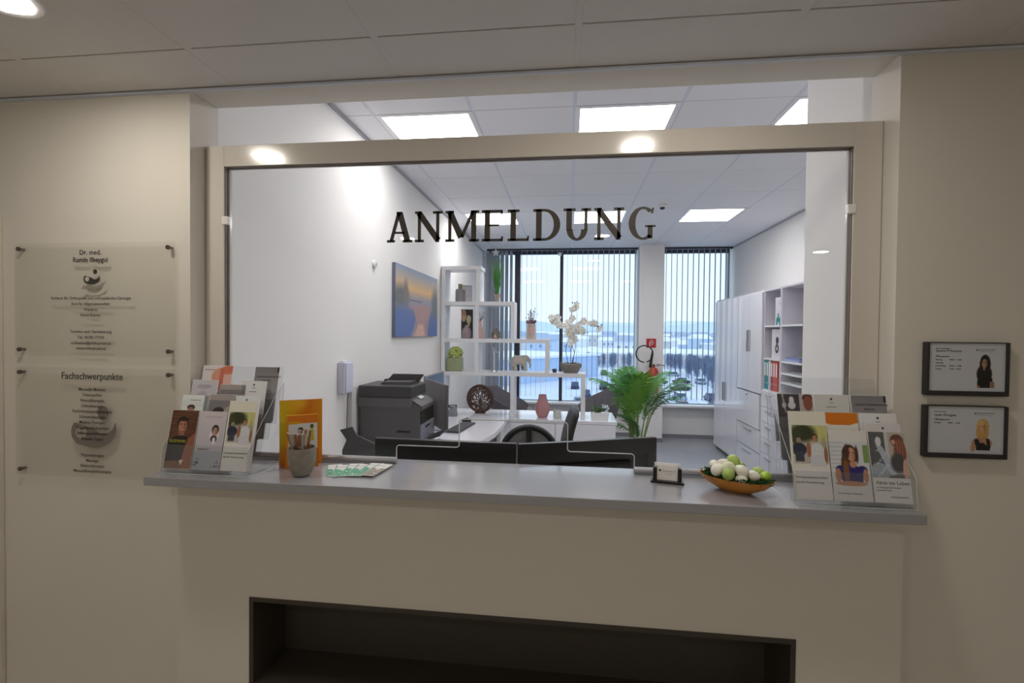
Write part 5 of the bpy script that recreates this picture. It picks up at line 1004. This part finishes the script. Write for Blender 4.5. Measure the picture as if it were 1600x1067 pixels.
bcol = [('teal', (0.10, 0.56, 0.58)), ('teal', (0.10, 0.56, 0.58)), ('white', (0.88, 0.86, 0.88)), ('dark red', (0.62, 0.16, 0.18)), ('orange red', (0.84, 0.28, 0.20)), ('orange red', (0.84, 0.28, 0.20))]
ordn = ['farthest left in its row', 'second from the left in its row', 'third from the left in its row', 'fourth from the left in its row', 'second from the right in its row', 'at the right end of its row']
for k, (nm, c_) in enumerate(bcol):
    bn = T('ring_binder', nm + ' upright ring binder ' + ordn[k], 'binder', (XF + 0.02, 5.555 - 0.0575 * k, C - 0.585), group='ring binders in the shelf cabinet')
    link('cover', box(0, 0.28, 0, 0.055, 0, 0.315, 0.002), M('binder_' + nm.replace(' ', '_'), c_, 0.4), bn); link('spine_label', box(-0.001, 0.0, 0.012, 0.043, 0.15, 0.29), paper, bn); link('finger_ring', cyl(B(), (-0.0015, 0.0275, 0.07), 0.011, 0.003, axis='x', seg=16), chrome, bn)
def inset(name, label, y, z, w, h, im, pn='picture_print'):
    t = T(name, label, 'picture', (XF + 0.035, y, z), rz=math.radians(-83)); link('board', box(0, w, 0.001, 0.012, 0, h), paper, t); im.w, im.h = w - 0.004, h - 0.004; paint(im, t, (0.002, 0, 0.002), name=pn)
im = Img(30, 36, 1, 1, (0.90, 0.88, 0.92)); im.ell(0.6, 0.78, 0.2, 0.05, (0.8, .78, .84)); [im.ell(0.2 + 0.18 * k, 0.10 + 0.16 * (k % 2), 0.10, 0.18, (0.08, 0.52, 0.54)) for k in range(4)]
inset('teal_picture', 'white card with teal figures on the upper shelf', 5.385, C + 0.109, 0.15, 0.29, im)
im = Img(30, 36, 1, 1, (0.88, 0.86, 0.88)); im.ell(0.5, 0.62, 0.13, 0.13, (0.2, .2, .22)); im.ell(0.48, 0.34, 0.17, 0.16, (0.2, .2, .22)); im.ell(0.48, 0.34, 0.08, 0.07, (0.75, .73, .75))
inset('figure_picture', 'white card with black rounded figure above the binders', 5.46, C - 0.244, 0.21, 0.31, im)
mgz = T('leaning_folder', 'grey-green folder leaning on the magazines in the open shelf', 'folder', (XF + 0.08, 4.80, C - 0.255)); link('cover', prism(B(), [(0, 0.0), (0.05, 0), (0.06, 0.22), (0.02, 0.22)], 0, 0.008, 'xz'), M('moss_grey', (0.52, 0.54, 0.44), 0.5), mgz)
link('front', prism(B(), [(0.0, 0), (0.28, 0.0), (0.0, 0.20)], 0.02, 0.024, 'yz'), MC['moss_grey'], mgz)
mg = T('magazine_stack', 'short stack of bluish magazines in the open shelf', 'magazines', (XF + 0.03, 4.83, C - 0.255)); link('magazines', box(0, 0.22, 0, 0.30, 0, 0.02), M('mag_blue', (0.62, 0.66, 0.80), 0.4), mg); link('top_magazine', box(0.01, 0.21, 0.01, 0.29, 0.02, 0.045), M('mag_blue2', (0.50, 0.55, 0.72), 0.4), mg)
for z, lab in ((C - 0.372, 'grey papers lying in the upper pigeonhole'), (C - 0.466, 'grey papers lying in the lower pigeonhole')):
    link('paper_tray', box(XF + 0.04, XF + 0.3, 4.76, 5.0, z, z + 0.02), M('tray_grey', (0.55, 0.55, 0.57), 0.5), label=lab, cat='papers')

# wall art + little sensor
art = T('beach_canvas', 'canvas print of a dune path at sunset on the left wall', 'painting', (XL + 0.03, 3.79, C - 0.04), rz=PI / 2)
im = Img(110, 70, 1.26, 0.605, (0.5, 0.5, 0.6)); X, Y = im.X, im.Y
im.gv(0.70, 1.0, (0.90, 0.74, 0.52), (0.56, 0.62, 0.74)); im.gv(0.56, 0.70, (0.62, 0.60, 0.66), (0.92, 0.74, 0.50)); im.gv(0.40, 0.56, (0.60, 0.56, 0.62), (0.60, 0.62, 0.68)); im.gv(0.0, 0.40, (0.30, 0.40, 0.62), (0.44, 0.48, 0.62))
im.poly([(0.30, 0), (0.72, 0), (0.80, 0.45), (0.60, 0.50), (0.34, 0.46), (0.42, 0.25)], (0.68, 0.56, 0.56)); im.poly([(0.36, 0), (0.66, 0), (0.60, 0.18), (0.48, 0.18)], (0.84, 0.68, 0.62))
im.ell(0.10, 0.56, 0.16, 0.16, (0.42, 0.44, 0.44), soft=.8); im.ell(0.20, 0.62, 0.05, 0.18, (0.50, 0.46, 0.44), soft=.8); im.ell(0.93, 0.52, 0.10, 0.26, (0.42, 0.46, 0.48), soft=.8); im.rect(0.27, 0.53, 0.56, 0.545, (0.32, 0.32, 0.36)); im.ell(0.12, 0.18, 0.26, 0.24, (0.36, 0.46, 0.70), soft=.8, a=.8); im.ell(0.92, 0.14, 0.18, 0.2, (0.34, 0.44, 0.68), soft=.8, a=.8); im.noise(0.025, 4)
link('canvas', box(0, 1.26, 0.0, 0.028, 0, 0.605), M('canvas_edge', (0.40, 0.42, 0.50), 0.7), art); paint(im, art, (0, -0.001, 0), name='canvas_print')
sn = T('wall_sensor', 'tiny white sensor high on the left office wall', 'sensor', (XL, 3.417, C + 0.495)); link('housing', cyl(B(), (0, 0, 0), 0.028, 0.02, axis='x', seg=18), white_s, sn, smooth=True); link('button', cyl(B(), (0.019, 0, 0), 0.012, 0.006, axis='x', seg=14), chrome, sn)

# ================================================================== OUTSIDE
GZ = C - 12.65
link('ground', box(-1500, 2500, 12, 6000, GZ - 1, GZ), snow_m, **S)
asph = M('slushy_asphalt', (0.82, 0.87, 0.95), 0.8, noise=0.08, nscale=0.15)
link('parking_lot', box(-12, 62, 60, 165, GZ, GZ + 0.05), asph, **S)
link('access_road', prism(B(), [(23, 60), (29, 60), (33, 165), (27, 165)], GZ + 0.05, GZ + 0.12, 'xy'), M('packed_snow_road', (0.86, 0.90, 0.97), 0.8), **S)
def hall(x, y, w, d, h, rz, label, col, ribs=0):
    t = T('warehouse', label, 'building', (x, y, GZ), rz=rz); link('walls', box(0, w, 0, d, 0, h), M('hall_' + label[:5].strip().replace(' ', '_'), col, 0.7), t)
    link('snowy_roof', box(-0.5, w + 0.5, -0.5, d + 0.5, h, h + 0.6), snow_m, t)
    if ribs:
        bm = B()
        for k in range(ribs): bx(bm, (k + 0.3) * w / ribs, (k + 0.45) * w / ribs, -0.12, 0, 0, h)
        link('wall_ribs', bm, M('hall_rib', (0.78, 0.86, 0.95), 0.7), t)
    for k in range(4): link('gate', box(w * (0.12 + 0.22 * k), w * (0.12 + 0.22 * k) + 4, -0.15, 0.0, 0, h * 0.5), M('hall_gate', (0.72, 0.78, 0.87), 0.6), t)
hall(-17, 112, 42, 30, 6.2, math.radians(52), 'long blue-grey ribbed hall beyond the left window panes', (0.70, 0.80, 0.93), 34)
hall(5, 185, 60, 60, 5.0, 0, 'wide beige hall with snow roof behind the parked cars', (0.84, 0.84, 0.86))
hall(78, 240, 60, 40, 7.5, 0.1, 'white hall beyond the right window', (0.80, 0.84, 0.90))
# cars
def car(label, col):
    t = T('parked_car', label, 'car', (0, 0, GZ + 0.05), group='cars on the snowy lot')
    mt = M('car_' + str(int(col[0] * 100)) + str(int(col[2] * 100)), col, 0.3)
    bm = B(); bx(bm, -0.9, 0.9, -2.15, 2.15, 0.28, 0.85, 0.12); link('body', bm, mt, t)
    bm = B(); prism(bm, [(-1.5, 0.84), (-0.9, 1.42), (0.9, 1.42), (1.6, 0.84)], -0.78, 0.78, 'yz'); link('windows', bm, M('car_glass', (0.22, 0.30, 0.42), 0.15), t)
    link('roof', box(-0.74, 0.74, -0.95, 0.9, 1.41, 1.50, 0.03), snow_m if col[0] > 0.2 else mt, t)
    for sx in (-1, 1):
        for sy in (-1, 1): link('wheel', cyl(B(), (0.75 * sx - 0.1, 1.35 * sy, 0.32), 0.32, 0.2, axis='x', seg=14), black_p, t)
    return t
protos = [(car('dark blue car on the snowy lot, seen end on', (0.12, 0.20, 0.36)), 'dark blue'), (car('silver car on the snowy lot, seen end on', (0.62, 0.68, 0.76)), 'silver'), (car('black car on the snowy lot, seen end on', (0.07, 0.09, 0.13)), 'black')]
rowd = [(84, 'nearest row'), (96, 'second row'), (112, 'third row'), (128, 'fourth row'), (150, 'farthest row')]
rs = random.Random(31); first = [True] * 3
for ri, (yy, rn) in enumerate(rowd):
    for k in range(5):
        i = rs.randrange(3); x = ((2 if ri < 3 else 11) + k * (5.8 if ri < 3 else 5.2) + rs.uniform(-.4, .4)) + (ri % 2) * 2; proto, cn = protos[i]
        c_ = proto if first[i] else copy_tree(proto); first[i] = False; c_.location = (x, yy + rs.uniform(-1, 1), GZ + 0.05); c_.rotation_euler = (0, 0, rs.choice([0.05, 0.1, PI / 2, 0.0]))
        c_['label'] = '%s car parked in the %s, number %s from the left' % (cn, rn, ['one', 'two', 'three', 'four', 'five', 'six', 'seven'][k])
# trees
def tree_proto():
    t = T('bare_tree', 'bluish bare winter tree on the snowy bank beyond the lot', 'tree', (0, 0, GZ), group='bare trees beyond the lot'); r = random.Random(2)
    link('trunk', cyl(B(), (0, 0, 0), 0.22, 2.5, 0.12, seg=7), M('bark_hazed', (0.47, 0.54, 0.66), 0.9), t); bm = B()  # blue of the haze is put into the bark colour
    for k in range(260):
        a, z = r.uniform(0, 6.28), r.uniform(1.2, 5.8); q = r.uniform(0.3, 1) * 2.4 * math.sin(PI * min(1, z / 6.5)) + 0.2; p0 = Vector((0.2 * q * math.cos(a), 0.2 * q * math.sin(a), z * 0.7 + 0.4)); p1 = Vector((q * math.cos(a), q * math.sin(a), z + r.uniform(0, 1)))
        wv = Vector((-math.sin(a), math.cos(a), 0)) * 0.09; v_ = [bm.verts.new(p0 - wv), bm.verts.new(p0 + wv), bm.verts.new(p1)]; bm.faces.new(v_); q2 = p0.lerp(p1, .6); v_ = [bm.verts.new(q2 - Vector((0, 0, .08))), bm.verts.new(q2 + Vector((0, 0, .08))), bm.verts.new(q2 + Vector((r.uniform(-.8, .8), r.uniform(-.8, .8), .7)))]; bm.faces.new(v_)
    link('twigs', bm, MC['bark_hazed'], t); return t
tp = tree_proto(); ft_ = True; tpos = []; k = 0
TL = ['in the dense belt right of the lot', 'at the end of the parked cars']
for tr in range(6000):
    if k >= 84: break
    if k < 72: y = rs.uniform(108, 182); x = 33.8 + (y - 110) * 0.02 + rs.random() ** 1.3 * 22
    else: x = rs.uniform(6, 30); y = rs.uniform(168, 180)
    if any(math.hypot(x - a, y - b) < 3.3 for a, b in tpos): continue
    tpos.append((x, y)); c_ = tp if ft_ else copy_tree(tp); ft_ = False; c_.location = (x, y, GZ); c_.rotation_euler = (0, 0, rs.uniform(0, 6)); q = rs.uniform(0.55, 0.66); c_.scale = (q, q, q * 1.6)
    c_['label'] = 'bluish bare winter tree ' + TL[0 if k < 72 else 1]; c_['group'] = 'bare trees ' + TL[0 if k < 72 else 1]; k += 1
# town
hm = [M('house_white', (0.88, 0.91, 0.96), 0.8), M('house_cream', (0.80, 0.80, 0.82), 0.8), M('house_blue', (0.72, 0.80, 0.90), 0.8)]; rm = [snow_m, M('roof_dark', (0.66, 0.73, 0.84), 0.8)]
placed = [(5 + 30, 215, 50), (108, 262, 40)]
k = -1
for tr in range(900):
    if k >= 95: break
    d = 290 + 1000 * rs.random() ** 1.2; x = rs.uniform(-0.12, 0.34) * d; w, h = rs.uniform(9, 20) * (0.8 + d / 1200), rs.uniform(5, 11) * (0.8 + d / 1500)
    if any(math.hypot(x - a, d - b) < c_ + w / 2 + 4 for a, b, c_ in placed): continue
    placed.append((x, d, w / 2 + 1)); k += 1
    t = T('distant_house', 'small pale far-off house in the snowy town below the hills', 'house', (x, d, GZ), rz=rs.uniform(-.4, .4), group='houses of the far town')
    link('walls', box(-w / 2, w / 2, -5, 5, 0, h), hm[k % 3], t); link('roof', prism(B(), [(-6, h), (6, h), (0, h + 3)], -w / 2 - .5, w / 2 + .5, 'yz'), rm[k % 2], t)
    if k < 60:
        for q in range(3): link('window', box(-w * .38 + q * w * .3, -w * .38 + q * w * .3 + 1.6, -5.15, -4.95, h * .45, h * .45 + 1.8), M('house_window', (0.52, 0.60, 0.72), 0.4), t)
for j, (d, h0, am, col) in enumerate(((1700, 6, 14, (0.76, 0.84, 0.95)), (3200, 66, 26, (0.80, 0.88, 0.97)), (4800, 112, 40, (0.85, 0.92, 0.99)))):  # distance haze is put into the ridge colours, paler farther out
    bm = B(); n = 90; A = []
    for i in range(n + 1):
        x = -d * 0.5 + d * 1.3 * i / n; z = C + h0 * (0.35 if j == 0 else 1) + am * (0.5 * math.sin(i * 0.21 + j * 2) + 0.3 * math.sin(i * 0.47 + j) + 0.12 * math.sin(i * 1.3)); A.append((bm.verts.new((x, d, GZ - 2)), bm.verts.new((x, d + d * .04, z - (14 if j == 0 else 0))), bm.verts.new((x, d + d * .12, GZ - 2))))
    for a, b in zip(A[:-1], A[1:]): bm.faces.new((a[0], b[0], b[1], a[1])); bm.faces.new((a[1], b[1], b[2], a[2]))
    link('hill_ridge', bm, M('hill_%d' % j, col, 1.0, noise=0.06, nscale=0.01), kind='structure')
